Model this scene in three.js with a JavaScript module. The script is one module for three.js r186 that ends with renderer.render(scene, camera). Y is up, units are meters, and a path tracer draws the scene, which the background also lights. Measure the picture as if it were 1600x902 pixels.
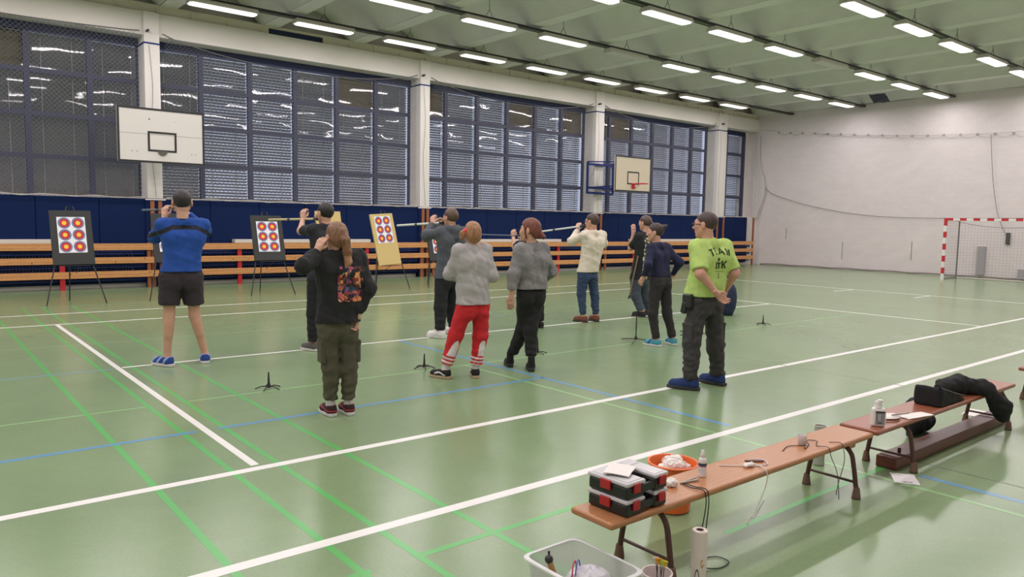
import * as THREE from 'three';
import { RectAreaLightUniformsLib } from 'three/addons/lights/RectAreaLightUniformsLib.js';
import { mergeGeometries, mergeVertices, toCreasedNormals } from 'three/addons/utils/BufferGeometryUtils.js';
import { RoundedBoxGeometry } from 'three/addons/geometries/RoundedBoxGeometry.js';
import { DecalGeometry } from 'three/addons/geometries/DecalGeometry.js';
import { ImprovedNoise } from 'three/addons/math/ImprovedNoise.js';

// ---------------------------------------------------------------- camera, sky, exposure
const scene = new THREE.Scene();
const renderer = new THREE.WebGLRenderer({ antialias: true });
renderer.toneMapping = THREE.LinearToneMapping;
renderer.toneMappingExposure = 1.0;
renderer.shadowMap.enabled = true;
RectAreaLightUniformsLib.init();
const camera = new THREE.PerspectiveCamera(42.14, 1600 / 902, 0.05, 200);
camera.position.set(0, 1.65, 0);
{
  const yaw = 0.686674, pitch = -0.0879443;
  camera.lookAt(Math.sin(yaw) * Math.cos(pitch), 1.65 + Math.sin(pitch), -Math.cos(yaw) * Math.cos(pitch));
  camera.rotateZ(0.0177973);
}
scene.background = new THREE.Color().setRGB(0.56, 0.63, 0.85);   // dull overcast daylight outside the blinds
const LAMP_POWER = 28.5;                                           // radiance of each lit ceiling lamp

// ---------------------------------------------------------------- helpers
let seedState = 12345;
const rnd = () => { seedState = (seedState * 1664525 + 1013904223) >>> 0; return seedState / 4294967296; };
const rr = (a, b) => a + (b - a) * rnd();
const V = (x, y, z) => new THREE.Vector3(x, y, z);
const noise = new ImprovedNoise();
const fbm = (x, y, z = 0, o = 4) => { let s = 0, a = 0.5, f = 1; for (let i = 0; i < o; i++) { s += a * noise.noise(x * f, y * f, z * f + i * 7.3); a *= 0.5; f *= 2; } return s; };
const used = new Map();
const numbered = (n) => { const k = used.get(n) || 0; used.set(n, k + 1); return k ? n + '_' + String(k).padStart(3, '0') : n; };
const shadow = (o) => { o.traverse((c) => { if (c.isMesh) { c.castShadow = true; c.receiveShadow = true; } }); return o; };
function tag(o, label, category, group, kind) {
  o.userData.label = label; o.userData.category = category;
  if (group) o.userData.group = group;
  if (kind) o.userData.kind = kind;
  return o;
}
function thing(name, label, category, pos = [0, 0, 0], turn = 0, group) {
  const g = new THREE.Group(); g.name = numbered(name); g.position.set(...pos); g.rotation.y = turn; scene.add(g);
  return tag(g, label, category, group);
}
function part(name, geo, mat, parent = scene) {
  const m = new THREE.Mesh(Array.isArray(geo) ? merge(geo) : geo, mat); m.castShadow = m.receiveShadow = true;
  m.name = parent === scene ? numbered(name) : name; parent.add(m); return m;
}
function struct(name, geo, mat, label, category) { const m = part(name, geo, mat); m.name = name; m.userData.kind = 'structure'; if (label) { m.userData.label = label; m.userData.category = category; } return m; }
function merge(list) {
  const l = list.map((g) => { const h = g.index ? g.toNonIndexed() : g.clone(); for (const k of Object.keys(h.attributes)) if (!['position', 'normal', 'uv'].includes(k)) h.deleteAttribute(k); if (!h.attributes.uv) h.setAttribute('uv', new THREE.BufferAttribute(new Float32Array(h.attributes.position.count * 2), 2)); return h; });
  return mergeGeometries(l);
}
// box from corner to corner, uv in metres
function box(x0, x1, y0, y1, z0, z1) {
  const g = new THREE.BoxGeometry(x1 - x0, y1 - y0, z1 - z0); g.translate((x0 + x1) / 2, (y0 + y1) / 2, (z0 + z1) / 2); return metreUV(g);
}
function rbox(x0, x1, y0, y1, z0, z1, r = 0.01, s = 2) {
  const g = new RoundedBoxGeometry(x1 - x0, y1 - y0, z1 - z0, s, Math.min(r, (x1 - x0) / 2.01, (y1 - y0) / 2.01, (z1 - z0) / 2.01)); g.translate((x0 + x1) / 2, (y0 + y1) / 2, (z0 + z1) / 2); return metreUV(g);
}
function metreUV(g) {
  const p = g.attributes.position, n = g.attributes.normal, uv = new Float32Array(p.count * 2);
  for (let i = 0; i < p.count; i++) {
    const ax = Math.abs(n.getX(i)), ay = Math.abs(n.getY(i)), az = Math.abs(n.getZ(i));
    if (ay >= ax && ay >= az) { uv[2 * i] = p.getX(i); uv[2 * i + 1] = p.getZ(i); }
    else if (az >= ax) { uv[2 * i] = p.getX(i); uv[2 * i + 1] = p.getY(i); }
    else { uv[2 * i] = p.getZ(i); uv[2 * i + 1] = p.getY(i); }
  }
  g.setAttribute('uv', new THREE.BufferAttribute(uv, 2)); return g;
}
function rod(a, b, r0, r1 = r0, seg = 8) {
  const A = V(...a), B = V(...b), d = B.clone().sub(A), g = new THREE.CylinderGeometry(r1, r0, d.length(), seg);
  g.applyQuaternion(new THREE.Quaternion().setFromUnitVectors(V(0, 1, 0), d.normalize())); g.translate((A.x + B.x) / 2, (A.y + B.y) / 2, (A.z + B.z) / 2); return g;
}
function tube(pts, r, seg = 6, n = pts.length * 6, closed = false) {
  return new THREE.TubeGeometry(new THREE.CatmullRomCurve3(pts.map((p) => V(...p)), closed), n, r, seg, closed);
}
function lathe(profile, seg = 24) { return new THREE.LatheGeometry(profile.map(([x, y]) => new THREE.Vector2(x, y)), seg); }
function at(g, x, y, z, ry = 0, rx = 0, rz = 0) { g.rotateZ(rz); g.rotateX(rx); g.rotateY(ry); g.translate(x, y, z); return g; }
const lin = (r, g, b) => new THREE.Color().setRGB(r, g, b);
const srgb = (r, g, b) => new THREE.Color().setRGB(r / 255, g / 255, b / 255, THREE.SRGBColorSpace);

// computed textures
function dataTex(w, h, f, rx, ry, color = false) {
  const d = new Uint8Array(w * h * 4);
  for (let j = 0; j < h; j++) for (let i = 0; i < w; i++) { const c = f(i / w, j / h, i, j), k = 4 * (j * w + i); d[k] = c[0]; d[k + 1] = c[1]; d[k + 2] = c[2]; d[k + 3] = 255; }
  const t = new THREE.DataTexture(d, w, h, THREE.RGBAFormat); t.wrapS = t.wrapT = THREE.RepeatWrapping; t.magFilter = THREE.LinearFilter; t.minFilter = THREE.LinearMipmapLinearFilter; t.generateMipmaps = true;
  if (color) t.colorSpace = THREE.SRGBColorSpace;
  t.repeat.set(1 / rx, 1 / ry); t.needsUpdate = true; return t;
}
const tn = (u, v, f, o = 4, s = 0) => { // tileable noise
  const a = u * 2 * Math.PI, b = v * 2 * Math.PI, q = f / 6.283;
  return fbm(Math.cos(a) * q + 11 + s, Math.sin(a) * q + Math.cos(b) * q + 5 + s, Math.sin(b) * q + 3 + s, o) * 1.6;
};
const gray = (v) => { const c = Math.max(0, Math.min(255, v)); return [c, c, c]; };
const tint = (c, k) => [c[0] * k, c[1] * k, c[2] * k].map((x) => Math.max(0, Math.min(255, x)));
const mat = (o) => new THREE.MeshStandardMaterial({ roughness: 0.6, ...o });
const phys = (o) => new THREE.MeshPhysicalMaterial({ roughness: 0.6, ...o });

const fineBump = dataTex(256, 256, (u, v) => gray(128 + 120 * tn(u, v, 40, 3)), 0.5, 0.5);
const plasterBump = dataTex(256, 256, (u, v) => gray(128 + 100 * tn(u, v, 26, 4)), 1, 1);
const fabricBump = dataTex(128, 128, (u, v, i, j) => gray(128 + 50 * Math.sin(i * Math.PI / 2) * Math.sin(j * Math.PI / 2) + 80 * tn(u, v, 20, 3)), 0.12, 0.12);

const knots = Array.from({ length: 9 }, () => [rnd(), rnd(), rr(0.008, 0.018)]);
const woodTex = (base, contrast, withKnots, rx, ry) => dataTex(512, 256, (u, v) => {
  let dv = 0, k = 0;
  if (withKnots) for (const [a, b, r] of knots) { const du = Math.min(Math.abs(u - a), 1 - Math.abs(u - a)) * 2.2, d2 = Math.min(Math.abs(v - b), 1 - Math.abs(v - b)); const q = Math.hypot(du, d2 * 0.5); dv += 0.03 * Math.exp(-q * q / 0.002) * Math.sign(v - b); if (q < r) k = Math.max(k, 1 - q / r); }
  const w = v + dv + 0.03 * tn(u, v, 3, 2, 4);
  const g = Math.sin(w * 2 * Math.PI * 11) * 0.5 + 0.9 * tn(u * 1, w * 6, 10, 3, 9);
  return tint(base, (1 + contrast * g + 0.06 * tn(u, v, 40, 2)) * (1 - 0.62 * Math.min(1, k * 2)));
}, rx, ry, true);
// ---------------------------------------------------------------- materials of the hall
const ZW = -18.93, ZG = -19.55, XE = 29.45, XL = -9, ZB = 1.6;
const M = {};
M.floor = phys({ color: 0xffffff, roughness: 0.265,
  map: dataTex(1024, 1024, (u, v) => { const n = tn(u, v, 5, 4), m = tn(u, v, 40, 3, 3); return tint([127, 149, 110], 1 + 0.05 * n + 0.02 * m + 0.05 * (rnd() - 0.5)); }, 7, 7, true),
  roughnessMap: dataTex(512, 512, (u, v) => gray(210 + 22 * tn(u, v, 6, 4, 2) + 10 * tn(u, v, 40, 3, 6) + 12 * (rnd() - 0.5)), 5, 5) });
M.white = mat({ color: lin(0.80, 0.78, 0.75), roughness: 0.3 });
M.green = mat({ color: lin(0.115, 0.42, 0.115), roughness: 0.25 });
M.greenThin = mat({ color: lin(0.26, 0.46, 0.20), roughness: 0.25 });
M.greenOld = mat({ color: lin(0.25, 0.40, 0.22), roughness: 0.25 });
M.blueLine = mat({ color: lin(0.13, 0.30, 0.48), roughness: 0.25 });
M.blueOld = mat({ color: lin(0.20, 0.34, 0.36), roughness: 0.25 });
M.seam = mat({ color: lin(0.06, 0.08, 0.05), roughness: 0.5 });
const wallTex = dataTex(1024, 512, (u, v, i, j) => {
  const row = Math.floor(j / 32), jy = j % 32, jx = (i + (row % 2) * 40) % 80; const joint = jy < 2 || jx < 2 ? 0.985 : 1;
  return tint([221, 212, 212], joint * (1 + 0.025 * tn(u, v, 12, 5) + 0.015 * tn(u, v, 90, 2, 5)));
}, 6.4, 3.2, true);
M.endWall = mat({ map: wallTex, roughness: 0.75, bumpMap: dataTex(1024, 512, (u, v, i, j) => { const row = Math.floor(j / 32), jy = j % 32, jx = (i + (row % 2) * 40) % 80; return gray((jy < 2 || jx < 2 ? 90 : 170) + 40 * tn(u, v, 60, 3)); }, 6.4, 3.2), bumpScale: 0.004 });
M.plaster = mat({ color: lin(0.70, 0.66, 0.61), roughness: 0.75, bumpMap: plasterBump, bumpScale: 0.003 });
M.pillar = mat({ color: lin(0.74, 0.70, 0.66), roughness: 0.7, bumpMap: plasterBump, bumpScale: 0.002 });
M.cream = mat({ color: lin(0.60, 0.56, 0.44), roughness: 0.75, bumpMap: plasterBump, bumpScale: 0.003 });
M.ceiling = mat({ color: lin(0.80, 0.79, 0.76), roughness: 0.8, bumpMap: plasterBump, bumpScale: 0.004, map: dataTex(512, 512, (u, v) => gray(240 + 8 * tn(u, v, 7, 4, 7) + 8 * (rnd() - 0.5)), 5, 5, true) });
M.dark = mat({ color: lin(0.03, 0.03, 0.03), roughness: 0.9 });
M.navyPad = phys({ color: lin(0.002, 0.013, 0.07), roughness: 0.7, specularIntensity: 0.35, bumpMap: plasterBump, bumpScale: 0.002 });
M.navyDark = mat({ color: lin(0.006, 0.016, 0.07), roughness: 0.5 });
M.frame = mat({ color: lin(0.045, 0.05, 0.10), roughness: 0.5 });
M.blueStripe = mat({ color: lin(0.01, 0.03, 0.16), roughness: 0.6 });
M.slat = mat({ color: lin(0.26, 0.255, 0.24), roughness: 0.55, side: THREE.DoubleSide });
M.shade = mat({ color: lin(0.115, 0.095, 0.065), roughness: 0.9, bumpMap: fabricBump, bumpScale: 0.002 });
M.glass = phys({ color: 0xffffff, roughness: 0.02, transmission: 1, thickness: 0, ior: 1.7 });
M.net = mat({ color: lin(0.12, 0.12, 0.13), roughness: 0.9 });
M.netPale = mat({ color: lin(0.45, 0.43, 0.42), roughness: 0.9 });
M.rope = mat({ color: lin(0.16, 0.15, 0.15), roughness: 0.9 });
const orangeWood = [205, 146, 92];
M.rail = mat({ map: woodTex(orangeWood, 0.10, true, 1.6, 0.8), roughness: 0.5 });
M.brownPost = mat({ map: woodTex([150, 88, 52], 0.12, false, 1.2, 0.5), roughness: 0.5 });
M.red = mat({ color: lin(0.55, 0.02, 0.03), roughness: 0.45 });
M.shelf = mat({ color: lin(0.66, 0.60, 0.55), roughness: 0.6 });
M.steelBlue = mat({ color: lin(0.012, 0.03, 0.17), roughness: 0.4, metalness: 0.2 });
M.black = mat({ color: lin(0.02, 0.02, 0.022), roughness: 0.45 });
M.lampBody = mat({ color: lin(0.62, 0.57, 0.53), roughness: 0.6 });
M.diffuser = mat({ color: lin(0.85, 0.85, 0.85), roughness: 0.5, emissive: lin(1, 0.985, 0.97), emissiveIntensity: 1.6 });
M.diffuserOff = mat({ color: lin(0.62, 0.60, 0.57), roughness: 0.5 });
M.track = mat({ color: lin(0.13, 0.14, 0.10), roughness: 0.6 });
M.wire = mat({ color: lin(0.03, 0.03, 0.03), roughness: 0.6 });

// ---------------------------------------------------------------- floor with its markings
const floor = struct('floor', box(XL - 0.3, XE + 0.3, -0.2, 0, ZG - 0.4, ZB + 0.3), M.floor, 'green sports hall floor with painted court lines', 'floor');
function line(x0, x1, z0, z1, m, lift, name = 'court_line') { const p = part(name, box(x0, x1, -0.001, lift, z0, z1), m, floor); return p; }
const lx = (z, x0, x1, w, m, lift) => line(x0, x1, z - w / 2, z + w / 2, m, lift), lz = (x, z0, z1, w, m, lift) => line(x - w / 2, x + w / 2, z0, z1, m, lift);
const WH = 0.0012, BL = 0.0009, GR = 0.0007, OLD = 0.0005;
lx(-14.34, XL, 20.02, 0.06, M.white, WH); lx(-12.95, XL, 14.5, 0.06, M.white, WH); lx(-8.9, 1.83, 14.5, 0.055, M.white, WH);
lx(-4.785, XL, 8.135, 0.075, M.white, WH); lx(-4.785, 8.165, XE - 2, 0.075, M.white, WH);
lx(-3.45, XL, 8.155, 0.08, M.white, WH); lx(-3.45, 8.185, XE - 2, 0.08, M.white, WH);
lz(1.787, -12.92, -4.86, 0.055, M.white, WH); lz(14.5, -12.98, -4.83, 0.06, M.white, WH); lz(20.02, -14.37, -3.49, 0.06, M.white, WH);
lx(-9.8, 18.95, 19.99, 0.05, M.white, WH); lx(-7.83, 19.08, 19.99, 0.05, M.white, WH);
for (const [x, m] of [[1.15, M.green], [1.62, M.green], [1.925, M.green], [2.395, M.green]]) lz(x, -15.55, 1, 0.042, m, GR);
lz(5.0, -6.95, 1, 0.042, M.greenThin, GR);
lx(-15.55, 0.5, 9, 0.04, M.greenOld, OLD);
lx(-6.93, XL, 1.6, 0.035, M.greenThin, OLD); lx(-6.93, 1.95, 15, 0.035, M.greenThin, OLD);
lx(-3.04, 1.55, 1.66, 0.042, M.green, OLD); lx(-3.04, 1.9, 3.6, 0.042, M.green, OLD); lx(-2.28, 3.4, 6, 0.042, M.green, OLD);
lx(-10.78, XL, 12, 0.03, M.greenOld, OLD);
lx(-5.9, XL, 1.72, 0.055, M.blueLine, BL); lx(-5.9, 1.88, 5.3, 0.055, M.blueLine, BL);
lz(5.28, -8.86, -3.56, 0.055, M.blueLine, BL); lz(5.26, -2.05, 0.5, 0.055, M.blueLine, BL); lx(-8.87, XL, 1.74, 0.05, M.blueOld, BL); lz(8.2, -13, -10.2, 0.05, M.blueOld, BL);
part('floor_seam', box(8.155, 8.165, -0.001, 0.0004, -12, -2.3), M.seam, floor); part('floor_seam', box(5.555, 5.567, -0.001, 0.0004, -2.2, 1), M.seam, floor);

// ---------------------------------------------------------------- end wall, rear walls
const wallEnd = struct('wall_right', box(XE, XE + 0.3, -0.1, 7.6, ZG - 0.3, ZB + 0.3), M.endWall, 'white painted block end wall behind the goal', 'wall');
part('top_edge', box(XE - 0.06, XE, 6.5, 6.58, ZG, ZB), M.cream, wallEnd);
struct('wall_left', box(XL - 0.3, XL, -0.1, 7.6, ZG - 0.3, ZB + 0.3), M.endWall, 'plain white end wall at the near end of the hall', 'wall');
struct('wall_front', box(XL - 0.3, XE + 0.3, -0.1, 7.6, ZB, ZB + 0.3), M.endWall, 'plain white long wall opposite the windows', 'wall');

// ---------------------------------------------------------------- ceiling: vaulted units
const PITCH = 2.443;
{
  const ceiling = struct('ceiling', box(XL - 0.3, XE + 0.3, 7.4, 7.6, ZG - 0.3, ZB + 0.3), M.ceiling, 'pale green vaulted concrete ceiling units above the lamps', 'ceiling');
  const prof = [];
  const w = PITCH - 0.016, y0 = 6.5, rise = 0.66, fl = 0.4;
  prof.push([0.008, y0]);
  for (let i = 0; i <= 28; i++) { const t = i / 28, x = fl + (w - fl) * t; prof.push([x, y0 + rise * Math.pow(Math.sin(Math.PI * t), 0.8)]); }
  const s = new THREE.Shape(); prof.forEach(([x, y], i) => (i ? s.lineTo(x, y) : s.moveTo(x, y))); s.lineTo(w, 7.3); s.lineTo(0.008, 7.3);
  let g = new THREE.ExtrudeGeometry(s, { depth: ZB - ZG - 0.3, bevelEnabled: false }); g.translate(0, 0, ZG + 0.3);
  g = metreUV(g); g = toCreasedNormals(g, 0.5);
  for (let k = -11; k <= 5; k++) {
    const x0 = 17.12 + k * PITCH; if (x0 > XE - 0.1 || x0 < XL - PITCH) continue;
    const p = part('ceiling_panel', g, M.ceiling, ceiling); p.position.x = x0;
  }
}

// ---------------------------------------------------------------- window wall: beam, upper strip, pillars
struct('wall_back', [box(XL, XE, -0.1, 2.08, ZG - 0.3, ZW - 0.12), box(XL, XE, 5.75, 7.6, ZG - 0.35, ZG - 0.02), box(29.12, XE, 2.0, 6, ZG - 0.3, ZG + 0.05)], M.plaster, 'window wall of the hall under and above the glazing', 'wall');
struct('trim_1', box(XL, XE, 5.78, 6.3, ZG + 0.02, ZW - 0.06), M.plaster, 'long white concrete beam above the windows', 'beam');
{
  // strip of edge elements above the beam, with one open slot
  const t = struct('trim_2', box(XL, XE, 6.30, 6.54, ZG, ZW - 0.3), M.cream, 'cream concrete edge strip between the beam and the ceiling', 'trim');
  let x = XL; let i = 0;
  while (x < XE - 0.1) {
    const x1 = Math.min(x + 2.443, XE);
    if (x < 7.6 && x1 > 7.6) { part('edge_panel', box(x + 0.012, 7.5, 6.30, 6.52, ZW - 0.32, ZW - 0.14), M.cream, t); part('slot', box(7.5, 8.98, 6.30, 6.46, ZW - 0.30, ZW - 0.2), M.navyDark, t); part('slot_lintel', box(7.5, 8.98, 6.46, 6.52, ZW - 0.32, ZW - 0.14), M.cream, t); }
    else if (!(x < 8.98 && x1 > 8.98)) part('edge_panel', box(x + 0.012, x1 - 0.012, 6.30, 6.52, ZW - 0.32, ZW - 0.14), M.cream, t);
    else part('edge_panel', box(8.98, x1 - 0.012, 6.30, 6.52, ZW - 0.32, ZW - 0.14), M.cream, t);
    if (Math.abs(x1 - 8.2) > 0.6) part('joint_rib', box(x1 - 0.05, x1 + 0.05, 6.31, 6.5, ZW - 0.14, ZW - 0.11), M.cream, t);
    for (const q of [0.8, 1.65]) if (x + q < 7.4 || x + q > 9.05) part('bolt_cap', at(new THREE.CylinderGeometry(0.04, 0.045, 0.03, 12), x + q, 6.38, ZW - 0.13, 0, Math.PI / 2), M.cream, t);
    x = x1; i++;
  }
}
const PX = [[4.53, 4.86], [11.95, 12.27], [19.22, 19.63], [26.42, 27.0]], plusLeft = [[-2.8, -2.47]];
const which = ['behind the near backboard', 'behind the grey-hooded shooter', 'carrying the far backboard frame', 'nearest the white end wall', 'left of all the others'];
[...PX, ...plusLeft].forEach(([x0, x1], i) => {
  const p = thing('pillar', 'white concrete pillar between windows, ' + which[i], 'pillar', [0, 0, 0]); p.userData.kind = 'structure';
  part('shaft', box(x0, x1, 2.06, 6.3, ZG - 0.05, ZW), M.pillar, p);
  part('blue_band', box(x0 - 0.006, x1 + 0.006, 5.58, 5.62, ZG, ZW + 0.006), M.blueStripe, p);
  part('base_panel', box(x0 - 0.05, x1 + 0.05, 0, 2.06, ZW - 0.2, ZW + 0.02), M.navyPad, p);
  part('base_band', box(x0 - 0.055, x1 + 0.055, 2.02, 2.05, ZW - 0.2, ZW + 0.025), M.white, p);
  part('hook', rod([(x0 + x1) / 2 - 0.1, 5.86, ZW], [(x0 + x1) / 2 - 0.1, 5.86, ZW + 0.12], 0.03, 0.03), M.black, p);
  const cable = tube([[x0 + 0.1, 5.55, ZW + 0.015], [x0 + 0.16, 4.6, ZW + 0.012], [x0 + 0.1, 3.4, ZW + 0.015], [x0 + 0.18, 2.1, ZW + 0.02]], 0.004, 4, 30); part('cable', cable, M.wire, p);
  for (const q of [x0 + 0.04, x1 - 0.12]) part('wooden_post', box(q, q + 0.085, 0, 2.0, ZW + 0.02, ZW + 0.06), M.brownPost, p);
});

// ---------------------------------------------------------------- windows
const mull = []; for (let k = -12; k <= 20; k++) mull.push(4.73 + 1.2155 * k);
const TR = [2.02, 2.93, 3.85, 4.78, 5.65];
const bays = [[-2.5, 4.55], [4.84, 11.97], [12.25, 19.24], [19.61, 26.44], [26.98, 29.12], [XL, -2.78]];
const bayWords = ['leftmost glazed window bay behind the first target', 'glazed window bay between the first two pillars', 'glazed window bay behind the shooters in the middle', 'glazed window bay behind the far backboard', 'narrow glazed window strip beside the end wall', 'glazed window bay at the near end of the hall'];
bays.forEach(([a, b], bi) => {
  const w = new THREE.Group(); w.name = 'window_' + (bi + 1); scene.add(w); tag(w, bayWords[bi], 'window', null, 'structure');
  const xs = [a, ...mull.filter((m) => m > a + 0.3 && m < b - 0.3), b];
  for (const x of xs) part('mullion', box(x - 0.055, x + 0.055, 2.0, 5.66, ZG - 0.06, ZG + 0.06), M.frame, w);
  for (const y of TR.slice(0, 4)) part('transom', box(a, b, y - 0.05, y + 0.05, ZG - 0.055, ZG + 0.05), M.frame, w);
  part('header', box(a, b, 5.6, 5.8, ZG - 0.08, ZG + 0.08), M.navyDark, w);
  for (let c = 0; c + 1 < xs.length; c++) {
    const x0 = xs[c] + 0.05, x1 = xs[c + 1] - 0.05;
    for (let r = 0; r < 4; r++) {
      const y0 = TR[r] + 0.045, y1 = TR[r + 1] - 0.045, tiltY = rr(-0.006, 0.006), tiltX = rr(-0.006, 0.006);
      const g = new THREE.PlaneGeometry(x1 - x0, y1 - y0, 14, 12), q = g.attributes.position, sd = rnd() * 50;   // old drawn glass: slightly wavy
      for (let i = 0; i < q.count; i++) q.setZ(i, 0.0022 * fbm(q.getX(i) * 1.2 + sd, q.getY(i) * 3.0 + sd, sd, 2)); g.computeVertexNormals();
      const p = part('pane', g, M.glass, w); p.position.set((x0 + x1) / 2, (y0 + y1) / 2, ZG); p.rotation.set(tiltX, tiltY, 0);
    }
    // top lights behind a few brown roller shades
    if ((c * 7 + bi * 3) % 5 === 1 || (c * 5 + bi) % 7 === 3) part('roller_shade', box(x0, x1, TR[3] + 0.05, 5.6, ZG - 0.10, ZG - 0.09), M.shade, w);
    // one outside venetian blind per column
    const closed = bi === 0 ? rr(0.62, 0.72) : bi === 1 && c < 1 ? 0.58 : bi < 2 ? rr(0.4, 0.5) : rr(0.33, 0.45), sl = [];
    const wd = 0.12, pt = 0.075, slat = new THREE.PlaneGeometry(xs[c + 1] - xs[c] - 0.03, wd, 1, 2);
    { const p = slat.attributes.position; for (let i = 0; i < p.count; i++) p.setZ(i, -0.006 * (1 - Math.pow(p.getY(i) / (wd / 2), 2))); slat.computeVertexNormals(); }
    for (let y = 2.05; y < 5.62; y += pt) { const g = slat.clone(); g.rotateX(Math.PI / 2 - closed + rr(-0.03, 0.03)); g.rotateZ(rr(-0.002, 0.002)); g.translate((xs[c] + xs[c + 1]) / 2, y, ZG - 0.2); sl.push(g); }
    for (const q of [0.25, 0.75]) sl.push(box(xs[c] + q * 1.2 - 0.01, xs[c] + q * 1.2 + 0.01, 2.0, 5.65, ZG - 0.16, ZG - 0.158));
    const bl = part('blind', sl, M.slat, w); bl.userData.kind = 'stuff';
  }
});

// ---------------------------------------------------------------- protective nets in front of the glass
{
  const words = ['dark safety net across the leftmost window bay', 'dark safety net between the first two pillars', 'dark safety net across the middle window bay', 'dark safety net behind the far backboard'];
  [[-2.42, 4.45], [4.94, 11.87], [12.35, 19.12], [19.72, 26.32]].forEach(([a, b], i) => {
    const net = thing('safety_net', words[i], 'net');
    const top = (x) => { const t = (x - a) / (b - a); return 5.86 - 0.42 * Math.pow(Math.sin(Math.PI * t), 0.7) * (i === 0 ? 0.25 : 1); };
    const z = ZW - 0.06, c = 0.1, list = [];
    const strand = (x0, y0, x1, y1, r) => { const dx = x1 - x0, dy = y1 - y0, l = Math.hypot(dx, dy), nx = -dy / l * r, ny = dx / l * r; return [x0 + nx, y0 + ny, x1 + nx, y1 + ny, x1 - nx, y1 - ny, x0 - nx, y0 - ny]; };
    const pos = [];
    for (let s = -1; s <= 1; s += 2) for (let q = a - 4; q < b + 4; q += c) {
      let x0 = null, y0 = 0, xe = 0, ye = 0;
      for (let t = 0; t <= 3.95; t += 0.05) { const x = q + s * t, y = 2.04 + t; if (x >= a && x <= b && y <= top(x)) { if (x0 === null) { x0 = x; y0 = y; } xe = x; ye = y; } }
      if (x0 === null || ye - y0 < 0.05) continue;
      const f = strand(x0, y0, xe, ye, 0.0038);
      pos.push(f[0], f[1], z, f[6], f[7], z, f[2], f[3], z, f[2], f[3], z, f[6], f[7], z, f[4], f[5], z);
    }
    const g = new THREE.BufferGeometry(); g.setAttribute('position', new THREE.BufferAttribute(new Float32Array(pos), 3)); g.computeVertexNormals();
    const m = part('netting', g, new THREE.MeshStandardMaterial({ color: M.net.color, roughness: 0.9, side: THREE.DoubleSide }), net); m.userData.kind = 'stuff';
    const rp = []; for (let k = 0; k <= 24; k++) { const x = a + (b - a) * k / 24; rp.push([x, top(x), z + 0.01]); }
    part('head_rope', tube(rp, 0.012, 5, 60), M.rope, net);
    const bp = []; for (let k = 0; k <= 20; k++) { const x = a + (b - a) * k / 20; bp.push([x, 2.07 + 0.02 * Math.sin(k * 2.3 + i), ZW + 0.02]); }
    part('foot_rope', tube(bp, 0.014, 5, 60), M.netPale, net);
  });
}

// ---------------------------------------------------------------- wall pads, radiators, guards
{
  let n = 0, padN = 0; const tens = ['', 'first', 'second', 'third', 'fourth', 'fifth', 'sixth', 'seventh', 'eighth', 'ninth', 'tenth', 'eleventh', 'twelfth', 'thirteenth', 'fourteenth', 'fifteenth', 'sixteenth', 'seventeenth', 'eighteenth', 'nineteenth', 'twentieth'], padWords = tens.slice(1).concat(tens.slice(1, 10).map((w) => 'twenty-' + w), ['thirtieth'], tens.slice(1, 10).map((w) => 'thirty-' + w));
  for (let k = mull.length - 2; k >= 0; k--) {
    const x0 = mull[k], x1 = mull[k + 1]; if (x1 < XL || x0 > 28.3) continue;
    if ([...PX, ...plusLeft].some(([a, b]) => a - 0.05 < x0 && x1 < b + 0.05)) continue;
    const p = part('wall_pad', rbox(Math.max(x0, XL) + 0.004, Math.min(x1, 28.75) - 0.004, 0.1, 2.05, ZW - 0.14, ZW - 0.02, 0.015, 2), M.navyPad);
    tag(p, 'tall dark blue wall pad, ' + padWords[padN++] + ' from the end wall', 'wall pad', 'blue wall pads under the windows'); n++;
  }
}
const bayX = [[-2.6, 4.5], [4.9, 11.92], [12.3, 19.2], [19.66, 26.4], [27.02, 28.95], [XL + 0.2, -2.84]];
const bayPlace = ['behind the leftmost target', 'between the first and second pillars', 'behind the women in the middle', 'behind the lime shirted man', 'in the corner by the end wall', 'at the near end of the hall'];
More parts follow.
